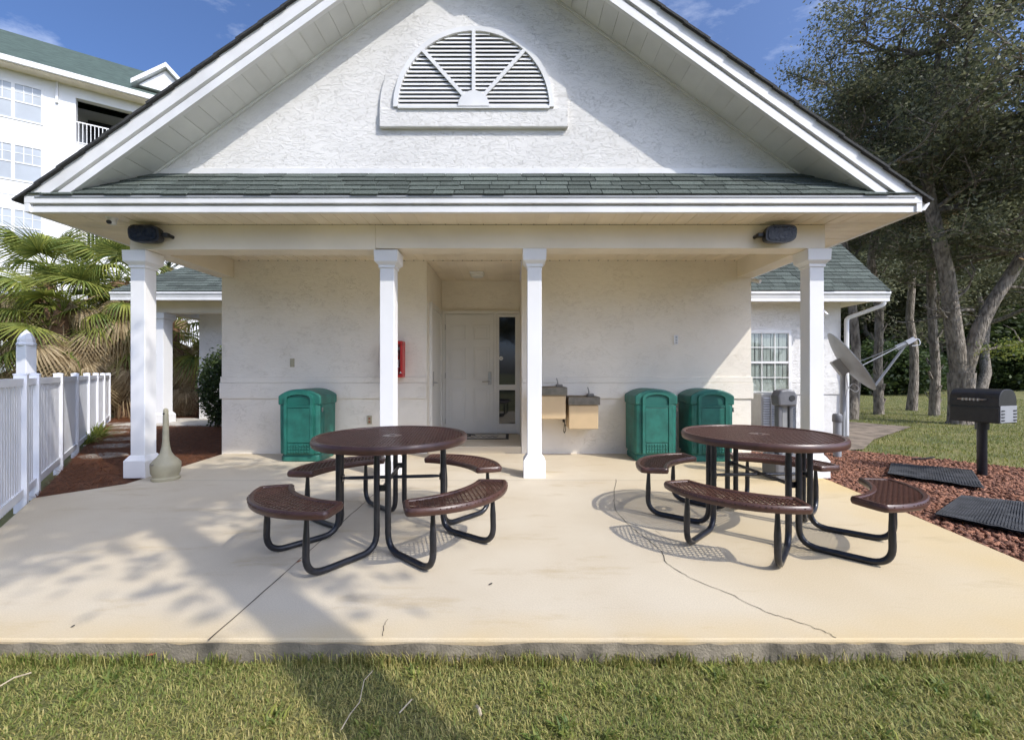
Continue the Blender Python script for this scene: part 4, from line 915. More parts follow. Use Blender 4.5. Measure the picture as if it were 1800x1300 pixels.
# front wall pieces round the balcony bay (s 3.0 .. 5.4)
abox(S0,0.96,0,0.3,-0.1,AZ).build('wall', M['stucco_far'], apt); abox(3.6,S1,0,0.3,-0.1,AZ).build('wall', M['stucco_far'], apt)
abox(S0,S1,2.2,11.5,-0.1,AZ).build('wall', M['stucco_far'], apt)
FL = [0.0, 3.0, 5.9, 8.75, 11.6]
for i, z in enumerate(FL[:-1]):
    zt = [2.6, 5.55, 8.4, 11.15][i]
abox(0.96,3.6,0.0,0.3,-0.1,0.9).build('wall', M['stucco_far'], apt)
for z0, z1 in ((2.45,3.75),(5.4,6.6),(8.25,9.45),(13.35,AZ)): abox(0.96,3.6,0.0,0.3,z0,z1).build('wall', M['stucco_far'], apt)
abox(0.96,3.6,0.0,0.3,10.95,11.35).build('wall', M['stucco_far'], apt)
for z0, z1 in ((0.9,2.45),(3.75,5.4),(6.6,8.25),(9.45,10.95),(11.35,13.35)):
    b = abox(0.96,3.6,2.0,2.19,z0,z1).build('balcony', M['screen'], apt)
    abox(0.97,3.59,0.06,0.09,z0+0.95,z0+1.0).build('handrail', M['trim'], b); abox(0.97,3.59,0.06,0.09,z0+0.06,z0+0.10).build('handrail', M['trim'], b)
    bl_ = abox(-0.012,0.012,0.065,0.085,z0+0.1,z0+0.95); ox = a0
    for k in range(20):
        s_ = 1.04+k*0.13; me_ = None
        abox(s_-0.012,s_+0.012,0.065,0.085,z0+0.10,z0+0.95).build('baluster', M['trim'], b)
def apt_window(s, z, w=1.75, h=1.55):
    f = MB()
    fr = abox(s,s+w,-0.03,0.05,z,z+0.06)
    for a in ((s,s+w,z+h-0.06,z+h),(s,s+0.06,z+0.06,z+h-0.06),(s+w-0.06,s+w,z+0.06,z+h-0.06),(s+w/2-0.05,s+w/2+0.05,z+0.06,z+h-0.06)):
        t = abox(a[0],a[1],-0.03,0.05,a[2],a[3]); fr.add(t.v, t.f)
    wnd = fr.build('window', M['trim'], apt)
    for k in range(2):
        s0 = s+0.06+k*(w/2-0.01); s1 = s0+w/2-0.11
        abox(s0,s1,-0.004,-0.001,z+0.06,z+h-0.06).build('pane', M['pane_far'], wnd)
        abox(s0,s1,-0.025,-0.005,z+h*0.5-0.025,z+h*0.5+0.025).build('meeting_rail', M['trim'], wnd)
        for q in (1, 2): abox(s0+(s1-s0)*q/3-0.012,s0+(s1-s0)*q/3+0.012,-0.015,-0.005,z+h*0.53,z+h-0.06).build('muntin', M['trim'], wnd)
        abox(s0,s1,-0.0155,-0.0055,z+h*0.76-0.012,z+h*0.76+0.012).build('muntin', M['trim'], wnd)
for s in (-1.79, -6.2, 6.2, 9.5):
    for z in (0.9, 3.7, 6.55, 9.40, 11.95): apt_window(s, z-0.15 if z > 9 else z)
for z in (2.9, 5.8, 8.65): abox(S0,S1,-0.02,-0.001,z,z+0.05).build('floor_band', M['stucco_far'], apt)
# soffit, gutter and roof
abox(S0-0.5,S1,-0.62,-0.001,AZ-0.10,AZ-0.06).build('soffit', M['soffit'], apt)
abox(S0-0.5,S1,-0.74,-0.622,AZ-0.08,AZ+0.14).build('gutter', M['trim'], apt)
abox(0.35,0.43,-0.10,-0.002,AZ-1.0,AZ-0.10).build('downspout', M['trim'], apt)
ZR = 18.6
MB().add([ap(S0-0.5,-0.70,AZ+0.15),ap(S1,-0.70,AZ+0.15),ap(S1,6.0,ZR),ap(S0-0.5,6.0,ZR),ap(S1,12.4,AZ+0.15),ap(S0-0.5,12.4,AZ+0.15)], [(0,1,2,3),(3,2,4,5),(0,3,5),(1,4,2)]).build('roof', M['roof_far'], apt)
# little front gable at the far end of the visible roof
gs0, gs1, gz0, gz1 = 3.1, 5.1, 14.6, 15.65
dg = MB().add([ap(gs0,-0.2,gz0),ap(gs1,-0.2,gz0),ap((gs0+gs1)/2,-0.2,gz1),ap(gs0,4.5,gz0),ap(gs1,4.5,gz0),ap((gs0+gs1)/2,4.5,gz1)], [(0,1,2),(0,2,5,3),(1,4,5,2),(0,3,4,1)]).build('gable', M['stucco_far'], apt)
for s_, e_ in ((gs0-0.25, (gs0+gs1)/2), (gs1+0.25, (gs0+gs1)/2)):
    z_0 = gz0-0.15; 
    MB().add([ap(s_,-0.45,z_0),ap(e_,-0.45,gz1+0.04),ap(e_,-0.45,gz1+0.24),ap(s_,-0.45,z_0+0.2),ap(s_,4.5,z_0),ap(e_,4.5,gz1+0.04),ap(e_,4.5,gz1+0.24),ap(s_,4.5,z_0+0.2)], [(0,1,2,3),(7,6,5,4),(0,4,5,1),(1,5,6,2),(2,6,7,3),(3,7,4,0)]).build('gable_rake', M['trim'], dg)

# ------------------------------------------------------------------ foliage helpers
def leaf_cards(pts, size, rng, aspect=0.5, up=0.35, tint=None):
    n = len(pts); d = rng.normal(size=(n,3)); d[:,2] *= 0.7; d /= np.linalg.norm(d, axis=1)[:,None]
    nn = rng.normal(size=(n,3)); nn[:,2] += up*2; nn -= d*np.sum(nn*d,axis=1)[:,None]; nn /= np.linalg.norm(nn,axis=1)[:,None]+1e-9
    b = np.cross(d, nn); s = size*rng.uniform(0.6,1.35,(n,1))
    v = np.empty((n,4,3)); v[:,0] = pts-d*s*0.5; v[:,1] = pts+b*s*aspect*0.5+nn*s*0.08; v[:,2] = pts+d*s*0.5; v[:,3] = pts-b*s*aspect*0.5+nn*s*0.08
    r = rng.random(n) if tint is None else np.clip(tint+rng.normal(0,0.22,n),0,1)
    return v.reshape(-1,3), np.arange(n*4), np.repeat(r,4)
def grow(seed, trunk_pts, r0, levels=4, kids=(4,5,5), spread=0.9, lenf=0.62, first=0.45, up=0.25, L0=None):
    """twisting limbs; returns (MB of wood, tip points, tip tints)"""
    rnd = random.Random(seed); mb = MB(); tips = []
    def limb(p, d, L, r, lev):
        n = max(3, int(4+lev)); pts = [p]; rs = [r]; dd = d.copy()
        for i in range(n):
            dd = (dd+Vector((rnd.gauss(0,.20),rnd.gauss(0,.20),rnd.gauss(0.02,.16)))).normalized()
            pts.append(pts[-1]+dd*(L/n)); rs.append(max(0.006, r*(1-0.62*(i+1)/n)))
        mb.tube(pts, rs, 9 if r > 0.1 else (6 if r > 0.03 else 4), cap=False)
        if lev == 0:
            for q in pts[1:]: tips.append(q)
            return
        k = kids[min(len(kids)-1, levels-lev-1)] if lev < levels else kids[0]
        for j in range(k):
            f = 0.35+0.65*(j+rnd.random())/k; idx = min(n, max(1, int(f*n)))
            a = rnd.random()*2*math.pi
            side = Vector((math.cos(a), math.sin(a), up+rnd.gauss(0,.25))).normalized()
            nd_ = (dd*(1-spread*0.6)+side*spread).normalized()
            limb(pts[idx], nd_, L*lenf*rnd.uniform(.75,1.2), rs[idx]*0.68, lev-1)
        if lev <= 1: tips.extend(pts[2:])
    tp = [Vector(p) for p in trunk_pts]; n = len(tp)
    rs = [r0*(1.25 if i == 0 else 1)*(1-0.45*i/(n-1)) for i in range(n)]
    mb.tube(tp, rs, 12, cap=False)
    L = L0 or (tp[-1]-tp[0]).length*0.6
    for j in range(kids[0]+2):
        f = first+(1-first)*(j+rnd.random()*0.8)/(kids[0]+2); i = min(n-1, int(f*(n-1)+0.5)); a = j*2.4+rnd.random()
        side = Vector((math.cos(a), math.sin(a), 0.35+rnd.random()*0.5)).normalized()
        limb(tp[i], side, L*rnd.uniform(.7,1.1), rs[i]*0.6, levels-2)
    limb(tp[-1], (tp[-1]-tp[-2]).normalized(), L*0.9, rs[-1]*0.9, levels-2)
    return mb, tips
def crown_mesh(tips, per, rad, size, seed, material, name='crown'):
    rng = np.random.default_rng(seed); T = np.array([tuple(t) for t in tips])
    P = np.repeat(T, per, axis=0)+rng.normal(size=(len(T)*per,3))*rad*np.array([1,1,.8])
    tint = np.repeat(rng.random(len(T)), per)*0.8+0.1
    v, f, r = leaf_cards(P, size, rng, 0.48, tint=tint)
    return np_mesh(name, v, f, 4, material, r)
def wob(p, h, n, seed, amp):
    rnd = random.Random(seed); out = [Vector(p)]; dx = dy = 0
    for i in range(1, n+1):
        dx += rnd.gauss(0,amp); dy += rnd.gauss(0,amp); out.append(Vector((p[0]+dx, p[1]+dy, p[2]+h*i/n)))
    return out
# tree kinds, built once at the origin
kinds = []
for sd, h, r, amp in ((3,3.6,0.15,0.22),(5,5.0,0.17,0.16),(8,3.0,0.16,0.35),(13,6.5,0.15,0.12)):
    mb, tips = grow(sd, wob((0,0,-0.2), h, 6, sd, amp), r, 4, (4,4,4), 0.9, 0.62, 0.4, 0.3, L0=3.0)
    kinds.append((mb.mesh('trunk', M['bark'], True), crown_mesh(tips, max(6, int(22000/len(tips))), 0.24, 0.115, sd, M['leaf'])))
def plant_tree(k, x, y, s, rz, label, group='trees of the wood', name='oak_tree', z=-0.1):
    t = thing(name, label, 'tree', (x, y, z), group)
    for nm, me in zip(('trunk','crown'), kinds[k]):
        o = bpy.data.objects.new(nm, me); COL.objects.link(o); o.parent = t
    t.scale = (s, s, s*random.uniform(.95,1.15)); t.rotation_euler = (0,0,rz)
    return t
# the forked oak on the right lawn, modelled on its own
fo = thing('forked_oak_tree', 'grey barked oak with forked leaning trunk on the right lawn', 'tree', (11.8,11.4,-0.1))
def pz(x, y, Y): return Vector(((x-900)*Y/760, Y, 1.25-(y-655)*Y/760))
base = pz(1690,748,11.4); fk = pz(1690,655,11.4)
mb = MB()
mb.tube([base+Vector((0,0,-0.1)), base+Vector((0,0,.12)), pz(1689,705,11.4), fk], [0.40,0.28,0.25,0.28], 14, cap=False)
Lst = [fk+Vector((-.02,0,-.2)), pz(1681,612,11.4), pz(1672,545,11.3), pz(1664,480,11.2), pz(1650,420,11.1), pz(1638,372,11.0), pz(1625,290,10.9), pz(1640,200,10.9), pz(1650,90,10.8)]
mb.tube(Lst, [0.20,0.19,0.175,0.16,0.15,0.14,0.12,0.10,0.06], 12, cap=False)
Rst = [fk+Vector((.02,0,-.2)), pz(1706,618,11.3), pz(1722,575,11.2), pz(1745,530,11.1), pz(1772,490,11.0), pz(1800,445,10.9), pz(1830,380,10.8), pz(1850,280,10.8)]
mb.tube(Rst, [0.19,0.175,0.155,0.145,0.14,0.125,0.11,0.07], 12, cap=False)
mb.tube([Rst[4], Rst[4]+Vector((.02,-.15,.22)), Rst[4]+Vector((.05,-.28,.42))], [0.10,0.092,0.088], 10, cap=False)
tips = []
def twiggy(p, d, L, r, lev, rnd):
    n = 5; pts = [Vector(p)]; dd = Vector(d).normalized()
    for i in range(n):
        dd = (dd+Vector((rnd.gauss(0,.25),rnd.gauss(0,.25),rnd.gauss(0.03,.2)))).normalized(); pts.append(pts[-1]+dd*L/n)
    mb.tube(pts, [max(.006, r*(1-.75*i/n)) for i in range(n+1)], 6, cap=False)
    if lev == 0: tips.extend(pts[1:]); return
    for j in range(5):
        q = pts[1+j % n]; a = rnd.random()*6.28
        twiggy(q, dd*0.5+Vector((math.cos(a),math.sin(a),rnd.uniform(-.2,.7))), L*.62, r*.5, lev-1, rnd)
rr_ = random.Random(4)
for src, i0 in ((Lst,5),(Rst,5)):
    for i in range(i0, len(src)):
        for j in range(5):
            a = rr_.random()*6.28; twiggy(src[i], (math.cos(a),math.sin(a)*.8,.35), 2.2, .06, 2, rr_)
bare = [(pz(1712,545,11.2), (-1,-.1,.05), 1.3),(pz(1668,560,11.3), (-1,-.2,.1),1.0),(pz(1672,530,11.2),(.7,-.3,.6),0.9),(pz(1720,615,11.2),(1,-.2,.25),1.2),(pz(1770,505,11),(1,-.3,-.2),1.0)]
for p, d, L in bare:
    k_ = len(tips); twiggy(p, d, L, .04, 1, rr_); del tips[k_:]
mb.build('trunk', M['bark'], fo, True)
cutp = Rst[4]+Vector((.05,-.28,.42)); cd = Vector((.03,-.13,.2)).normalized()
MB().tube([cutp-cd*0.002, cutp+cd*0.012], 0.086, 14).build('cut_end', M['cutwood'], fo)
o = bpy.data.objects.new('crown', crown_mesh(tips, 15, 0.17, 0.105, 77, M['leaf'])); COL.objects.link(o); attach(o, fo)
# sunlit sprig low on the oak
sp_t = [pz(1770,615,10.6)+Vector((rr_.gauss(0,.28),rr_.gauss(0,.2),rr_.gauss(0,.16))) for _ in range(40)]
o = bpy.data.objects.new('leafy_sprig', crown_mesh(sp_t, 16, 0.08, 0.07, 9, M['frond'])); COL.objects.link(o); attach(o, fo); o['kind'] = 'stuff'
# other trees of the wood: positions chosen in the place, nearest first
spots = [(0,9.6,14.5,1.25,.3,'live oak close behind the right wing roof'),(3,12.5,17.0,1.35,1.1,'tall slender oak behind the forked oak'),(1,15.5,14.0,1.35,2.2,'broad oak at the right edge behind the grill'),
 (2,11.0,20.0,1.5,2.9,'low twisted oak in the shade behind the lawn'),(0,17.5,19.0,1.5,4.0,'spreading oak at the right edge of the wood'),(1,14.0,23.0,1.5,5.2,'oak standing mid wood behind the forked oak'),
 (3,9.0,23.0,1.5,.9,'tall oak rising above the wing roof'),(2,19.5,25.0,1.6,3.3,'twisted oak deep in the wood at right'),(0,16.0,29.0,1.7,1.9,'oak deep in the wood left of the grill'),(1,22.0,31.0,1.8,.2,'oak far back in the wood at right'),
 (3,12.0,31.0,1.8,2.4,'tall oak far back in the wood'),(2,26.0,36.0,2.0,4.4,'low dark oak at the back of the wood'),(0,20.0,38.0,2.0,5.5,'oak at the back of the wood'),(1,14.5,39.0,2.1,.7,'oak at the back of the wood above the lawn'),
 (1,30.0,30.0,1.9,.4,'oak beyond the right edge of the lawn'),(3,25.0,22.0,1.6,1.4,'tall oak right of the grill'),(0,31.0,44.0,2.3,1,'large oak closing the wood behind'),(2,24.0,47.0,2.3,2,'wide low oak closing the wood behind'),(1,17.0,48.0,2.3,3,'tall oak closing the wood behind'),(3,10.5,45.0,2.2,4,'slender oak closing the wood behind the wing'),(0,38.0,40.0,2.3,5,'oak closing the wood at far right'),(2,7.5,36.0,2.1,.5,'twisted oak behind the wing roof')]
for i in range(26):                                   # back edge of the wood, far behind
    spots.append((i % 4, 8+i*2.6+random.uniform(-1,1), 52+random.uniform(-3,9)-i*0.5, 2.4+random.random()*.4, random.random()*6, 'oak %s of the far edge of the wood' % ('at the left end','left of the middle','in the middle','right of the middle','at the right end')[min(4, i//6)]))
for i, (x, y) in enumerate(((-16,-15),(-10,-17),(-4,-15),(-22,-10),(1,-19),(7,-24),(14,-26))):
    spots.append((i % 4, x, y, 1.4, i*1.1, 'oak behind the viewpoint, facing the porch'))
for k, x, y, s, rz, lb in spots:
    if 0 < y < 34: x, y, s = x*1.25*(y+17)/(y+4), y+17, s*1.45      # the wood stands back beyond the lawn
    plant_tree(k, x, y, s, rz, lb)
# undergrowth closing the view below the crowns
bm_, bt = grow(31, wob((0,0,-.1),0.7,3,2,.1), .05, 3, (5,5,4), 1.0, .7, .2, .1, L0=1.3)
bush_w = bm_.mesh('stem', M['bark'], True); bush_c = crown_mesh(bt, max(5,int(16000/len(bt))), .28, .13, 31, M['leaf2'], 'foliage')
ub = [(14+i*3.4, 50-i*.7) for i in range(18)]+[(13,27),(16,26.5),(19,27.5),(22.5,27),(26,29),(10.5,28),(29,33),(33,36),(20,33),(24.5,33.5),(15.5,34),(12,35),(28,40),(21.5,42),(35,44),(16.5,44)]
ub = [(12+i*2.3+random.uniform(-.6,.6), 33+random.uniform(-1,2.5)+i*.25) for i in range(15)]+ub
for i, (x, y) in enumerate(ub):
    t = thing('undergrowth_shrub', 'dark leafy shrub %s of the wood' % (['at the near edge','in the middle','at the far side'][0 if y < 33.5 else 1 if y < 39 else 2]), 'shrub', (x,y,-.1), 'shrubs under the trees of the wood')
    for nm, me in (('stem',bush_w),('foliage',bush_c)):
        o = bpy.data.objects.new(nm, me); COL.objects.link(o); o.parent = t
    q = random.uniform(1.0,1.7)*(2.2 if y > 37 else 1); t.scale = (q*1.3,q*1.3,q); t.rotation_euler = (0,0,random.random()*6)
# grey trunks seen behind the wing: slim pole-like trees
for x, Y, r, lb, sd in ((1497,12.5,.13,'slim straight trunked tree just right of the wing roof',61),(1602,15.5,.14,'slim grey tree left of the forked oak',62),(1452,16.5,.15,'tree rising behind the wing roof',63)):
    X = (x-900)*Y/760; tr = thing('slim_tree', lb, 'tree', (X,Y,-.1), 'slim trees beside the wing')
    mb, tt = grow(sd, wob((X,Y,-.2), 9.0, 8, x, .09), r, 4, (4,4,4), .9, .62, .48, .25, L0=2.5)
    mb.build('trunk', M['bark'], tr, True)
    o = bpy.data.objects.new('crown', crown_mesh(tt, max(5,int(13000/len(tt))), .20, .095, x, M['leaf'])); COL.objects.link(o); attach(o, tr)
# ------------------------------------------------------------------ palms
def fan_mesh(name, material, seed, droop, nleaf=26, L=0.95, pet=0.9, fold=0.018):
    rng = random.Random(seed); mb = MB(); rv = []
    mb.tube([(0,0,0),(pet*0.5,0,0.05),(pet,0,0.02)], [0.018,0.014,0.010], 5)
    rv += [0.6]*len(mb.v)
    for k in range(nleaf):
        a = R(-125+250*k/(nleaf-1)); d = Vector((math.cos(a), math.sin(a), 0)); n_ = 5; ln = L*(0.72+0.28*math.cos(a*0.55))*rng.uniform(.9,1.08)
        p = Vector((pet,0,0.02)); w = 0.024; pr = rng.random()
        ring = []
        for i in range(n_+1):
            f = i/n_
            q = p+d*(ln*f)+Vector((0,0,-droop*ln*(f**2.2)*rng.uniform(.8,1.2)+0.10*f*abs(math.sin(a))*0.5))
            if droop > .6: q = q-d*(ln*0.45*f**2)
            ww = w*(1-f**1.6)*(0.35+f*1.6 if f < .4 else 1)+0.002
            s = Vector((-d.y,d.x,0)); ring.append((q+s*ww+Vector((0,0,fold*(1-f))), q, q-s*ww+Vector((0,0,fold*(1-f)))))
        k0 = len(mb.v)
        for t3 in ring: mb.v += [tuple(v) for v in t3]
        for i in range(n_):
            for j in range(2): b0_ = k0+i*3+j; mb.f.append((b0_, b0_+1, b0_+4, b0_+3))
        rv += [pr]*(3*(n_+1))
    me = bpy.data.meshes.new(name); me.from_pydata(mb.v, [], mb.f); me.materials.append(material)
    at_ = me.attributes.new('rnd','FLOAT','POINT'); at_.data.foreach_set('value', np.array(rv, dtype=np.float32)); me.update()
    return me
fg = [fan_mesh('frond', M['frond'], 1, .40, 32), fan_mesh('frond', M['frond'], 2, .65, 30)]
fdead = [fan_mesh('dead_frond', M['frond_dead'], 3, 1.15, 30), fan_mesh('dead_frond', M['frond_dead'], 4, .9, 28, .85)]
fk_ = [fan_mesh('frond', M['frond_dark'], 5, .35, 26)]
def palm(x, y, hgt, label, ng=22, nd_=34, greens=fg, deads=fdead, skirt=2.6, seed=0, group=None, sc=1.0, r=.2, tm='palm_trunk'):
    t = thing('palm_tree', label, 'palm tree', (x,y,-.05), group); rn = random.Random(seed)
    pts = [(x+rn.gauss(0,.04)*i, y, -.1+hgt*i/6) for i in range(7)]
    tk = MB().tube(pts, [r*1.2,r,r*.95,r*.95,r,r*1.1,r*.9], 12).build('trunk', M[tm], t, True)
    boot = MB().add([(-.05,0,0),(.05,0,0),(.035,.10,.22),(-.035,.10,.22),(-.05,-.03,0),(.05,-.03,0),(.035,.08,.23),(-.035,.08,.23)], [(0,1,2,3),(7,6,5,4),(0,4,5,1),(1,5,6,2),(2,6,7,3),(3,7,4,0)]).mesh('leaf_boot', M[tm])
    for i in range(40):
        a = i*2.4; z = .2+(hgt-.3)*i/40; inst('leaf_boot', boot, tk, (x+math.cos(a)*r, y+math.sin(a)*r, z), (0,0,a-math.pi/2))
    top = Vector((pts[-1][0], y, hgt-.1))
    for i in range(ng):
        a = i*2.399+rn.random()*.3; el = R(75-125*i/ng+rn.gauss(0,10)); s = sc*rn.uniform(.85,1.15)
        inst('frond', rn.choice(greens), t, (top.x, top.y, top.z-max(0,i/ng-.4)*skirt*.6), (rn.gauss(0,.15), -el, a), (s,s,s))
    for i in range(nd_):
        a = i*2.399+rn.random(); el = R(-25-55*rn.random()); s = sc*rn.uniform(.8,1.15)
        inst('dead_frond', rn.choice(deads), t, (top.x, top.y, hgt-.05-skirt*rn.random()*.9), (rn.gauss(0,.3), -el, a), (s,s,s))
    return t
palm(-11.0, 12.3, 3.9, 'shaggy fan palm with hanging dead fronds nearest the left porch', 26, 110, seed=1, skirt=2.6, sc=1.05)
palm(-13.4, 12.6, 4.1, 'shaggy fan palm with dead skirt at the left picture edge', 24, 110, seed=2, skirt=3.0, sc=1.1)
palm(-12.2, 11.6, 3.0, 'short bushy fan palm between the two shaggy palms', 22, 90, seed=8, skirt=2.2, sc=1.1)
palm(-10.2, 12.9, 2.7, 'short fan palm with bright fronds just left of the porch column', 30, 50, seed=9, skirt=1.9, sc=1.0)
palm(-15.3, 11.2, 3.2, 'low fan palm with yellowing fronds behind the white fence', 34, 60, seed=3, skirt=2.2, sc=1.1)
palm(-12.9, 15.8, 5.2, 'taller dark fan palm behind the shaggy palms', 24, 20, greens=fk_, seed=4, skirt=1.5)
palm(-10.2, 15.2, 3.3, 'fan palm with brown skirt seen beyond the side porch column', 14, 34, seed=5, skirt=2.3)
for i, (x, y, Y) in enumerate(((1545,190,14),(1642,225,13.6))):
    palm((x-900)*Y/760, Y, 1.25+(655-y)*Y/760, ['cabbage palm among the oaks above the right eave','larger dark cabbage palm right of the roof in the wood','cabbage palm farther back among the oaks'][i], 30, 22, fk_, fdead if i == 1 else fk_, 1.6, 20+i, 'palms in the wood', 1.25, .12, 'bark')
# bush by the left wing, hedge, rust-red plant, grassy tuft
def leafy(name, label, cat, pts_fn, n, size, material, seed, loc, stem=None):
    rng = np.random.default_rng(seed); P = pts_fn(rng, n); v, f, r = leaf_cards(P, size, rng, .5)
    t = thing(name, label, cat, loc); o = bpy.data.objects.new('foliage', np_mesh('foliage', v, f, 4, material, r)); COL.objects.link(o); attach(o, t)
    sm = MB()
    for k in range(7):
        a = k*.9; q = P[rng.integers(len(P))]; sm.tube([(loc[0],loc[1],loc[2]-.05),((loc[0]+q[0])/2,(loc[1]+q[1])/2,q[2]*.45),tuple(q)], [.02,.014,.006], 5)
    sm.build('stem', M['bark'], t); return t
def ball(c, r):
    def f(rng, n):
        d = rng.normal(size=(n,3)); d /= np.linalg.norm(d,axis=1)[:,None]; return np.array(c)+d*np.array(r)*(rng.random((n,1))**.22)*(1+.08*rng.normal(size=(n,1)))
    return f
leafy('clipped_shrub', 'rounded clipped green shrub against the left wing wall', 'shrub', ball((-6.85,10.2,.90),(.46,.45,.88)), 8000, .075, M['leaf2'], 5, (-6.95,10.2,0))
leafy('hedge', 'dark clipped hedge beyond the side porch', 'hedge', lambda rng, n: np.array((-11.9,17.0,.65))+rng.uniform(-1,1,(n,3))*np.array((2.6,.5,.75)), 14000, .09, M['leaf2'], 6, (-11.9,17.0,0))
def blades_fan(c, n, L, seed, droop):
    rng = np.random.default_rng(seed); V = []; F = []; Rn = []
    for i in range(n):
        a = rng.random()*6.283; d = np.array((math.cos(a),math.sin(a),0)); p0 = np.array(c)+d*rng.random()*.12; l = L*rng.uniform(.6,1.1); el = rng.uniform(.5,1.45); s = np.array((-d[1],d[0],0))*.012; k = len(V)
        for j in range(5):
            f = j/4; q = p0+d*l*f*math.cos(el)+np.array((0,0,l*f*math.sin(el)-droop*l*f*f)); V += [q+s*(1-f*.9), q-s*(1-f*.9)]
        for j in range(4): F += [k+2*j,k+2*j+1,k+2*j+3,k+2*j+2]
        Rn += [rng.random()]*10
    return np.array(V), np.array(F), np.array(Rn)
def tuft(name, label, cat, c, n, L, material, seed, droop):
    v, f, r = blades_fan(c, n, L, seed, droop); o = bpy.data.objects.new(name, np_mesh(name, v, f, 4, material, r)); COL.objects.link(o); return tag(o, label, cat)
tuft('red_leaved_plant', 'rust red drooping plant beside the far hedge', 'plant', (-8.95,12.7,0), 160, 1.5, M['red_leaf'], 3, .45)
p_ = px(168,770,-.03); tuft('grass_tuft', 'green grassy tuft growing along the white fence', 'plant', (p_[0],p_[1],-.03), 240, .62, M['frond'], 4, .5)
p_ = px(150,780,-.03); tuft('grass_tuft', 'smaller green tuft at the fence foot nearer the patio', 'plant', (p_[0],p_[1],-.03), 120, .45, M['frond'], 6, .5)
# tree behind the viewpoint that throws the shade on the left of the patio
st_pts = wob((2.95,-1.0,-.2), 8.6, 8, 17, .04)
mb, tips = grow(52, st_pts, .20, 4, (4,4,3), .85, .62, .76, .2, L0=1.75)
sh = thing('shade_tree', 'oak behind the viewpoint whose dappled shadow falls across the patio', 'tree', (2.95,-1.0,-.1))
mb.build('trunk', M['bark'], sh, True)
o = bpy.data.objects.new('crown', crown_mesh(tips, max(4,int(10000/len(tips))), .28, .15, 52, M['leaf'])); COL.objects.link(o); attach(o, sh)
# ------------------------------------------------------------------ grass, gravel, pine straw (uncountable)
def in_poly_np(P, poly):
    x, y = P[:,0], P[:,1]; c = np.zeros(len(P), bool)
    for (x1,y1),(x2,y2) in zip(poly, poly[1:]+poly[:1]):
        with np.errstate(divide='ignore', invalid='ignore'):
            c ^= ((y1 > y) != (y2 > y)) & (x < (x2-x1)*(y-y1)/(y2-y1+1e-12)+x1)
    return c
def grass(name, label, P, z, hmin, hmax, w, material, seed, lean=.6, patch=None):
    rng = np.random.default_rng(seed); n = len(P)
    a = rng.random(n)*6.283; d = np.stack([np.cos(a),np.sin(a)],1); h = rng.uniform(hmin,hmax,n); le = h*rng.uniform(.15,1.0,n)*lean*1.6
    s = np.stack([-d[:,1],d[:,0]],1)*w*rng.uniform(.6,1.2,n)[:,None]
    V = np.zeros((n,5,3)); V[:,0,:2] = P-s; V[:,1,:2] = P+s; m = P+d*(le*.4)[:,None]; V[:,2,:2] = m+s*.8; V[:,3,:2] = m-s*.8; V[:,4,:2] = P+d*le[:,None]
    V[:,0:2,2] = z-.005; V[:,2:4,2] = (z+h*.62)[:,None]; V[:,4,2] = z+h*rng.uniform(.75,1.0,n)
    k = np.arange(n)[:,None]*5
    tri = np.concatenate([k+0,k+1,k+2, k+0,k+2,k+3, k+3,k+2,k+4],1).ravel()
    pn = np.sin(P[:,0]*2.3+1.3*np.sin(P[:,1]*1.9))*np.sin(P[:,1]*2.9+P[:,0]*.7)*.16
    r = np.clip(rng.beta(1.1,1.2,n)+pn,0,1)
    o = bpy.data.objects.new(name, np_mesh(name, V.reshape(-1,3), tri, 3, material, np.repeat(r,5))); COL.objects.link(o)
    o['kind'] = 'stuff'; o['label'] = label; o['category'] = 'grass'; return o
rng = np.random.default_rng(2)
P = np.stack([rng.uniform(-3.4,3.6,150000), 2.022-1.55*rng.random(150000)**1.15], 1)
grass('front_grass', 'short mown yellowish grass in front of the patio slab', P, -.10, .010, .028, .0023, M['blade'], 3, lean=1.1)
cx_ = rng.uniform(-3.2,3.4,90); E = np.concatenate([np.stack([c+rng.normal(0,.05,int(k)), 2.016-np.abs(rng.normal(0,.022,int(k)))],1) for c, k in zip(cx_, rng.uniform(10,90,90))])
grass('edge_grass', 'longer uneven grass tufts along the front edge of the slab', E, -.10, .03, .085, .0026, M['blade'], 12, lean=.5)
cw = rng.uniform((-2.6,1.35),(2.8,1.98),(46,2)); Wd = np.concatenate([c+rng.normal(0,.022,(26,2)) for c in cw])
grass('lawn_weeds', 'small green broad-bladed weeds scattered in the front lawn', Wd, -.10, .02, .045, .0055, M['frond'], 13, lean=1.0)
Pl = rng.uniform((-4.4,1.2),(-2.9,3.9),(14000,2)); Pl = Pl[(Pl[:,0] < -3.05-(Pl[:,1]-2.03)*.78) & (Pl[:,0] > -3.9-(Pl[:,1]-2.03)*.8)]
grass('side_grass', 'grass at the left end of the patio below the fence', Pl, -.10, .02, .05, .0028, M['blade'], 8)
# right lawn, denser near
Q = np.stack([rng.uniform(3.5,26,260000), rng.uniform(4.2,30,260000)],1); keep = rng.random(len(Q)) < np.clip(8.0/Q[:,1],0,1)**1.3
Q = Q[keep]; bed = [(3.0,0.4),(9.6,0.4),(9.3,4.2),(7.65,5.4),(6.95,5.85),(6.25,6.6),(5.55,7.25),(3.6,7.1)]; dirt = [(3.5,7.0),(5.5,7.3),(6.1,7.5),(7.2,8.6),(9.6,10.5),(8.9,11.9),(7.5,12.2),(6.9,9.0),(3.5,9.2)]
Q = Q[~in_poly_np(Q, bed) & ~in_poly_np(Q, dirt) & ~((Q[:,0] < 6.95) & (Q[:,1] > 8.9))]
grass('lawn_grass', 'sunlit mown lawn beyond the red gravel on the right', Q, -.10, .025, .06, .006, M['blade_green'], 5)
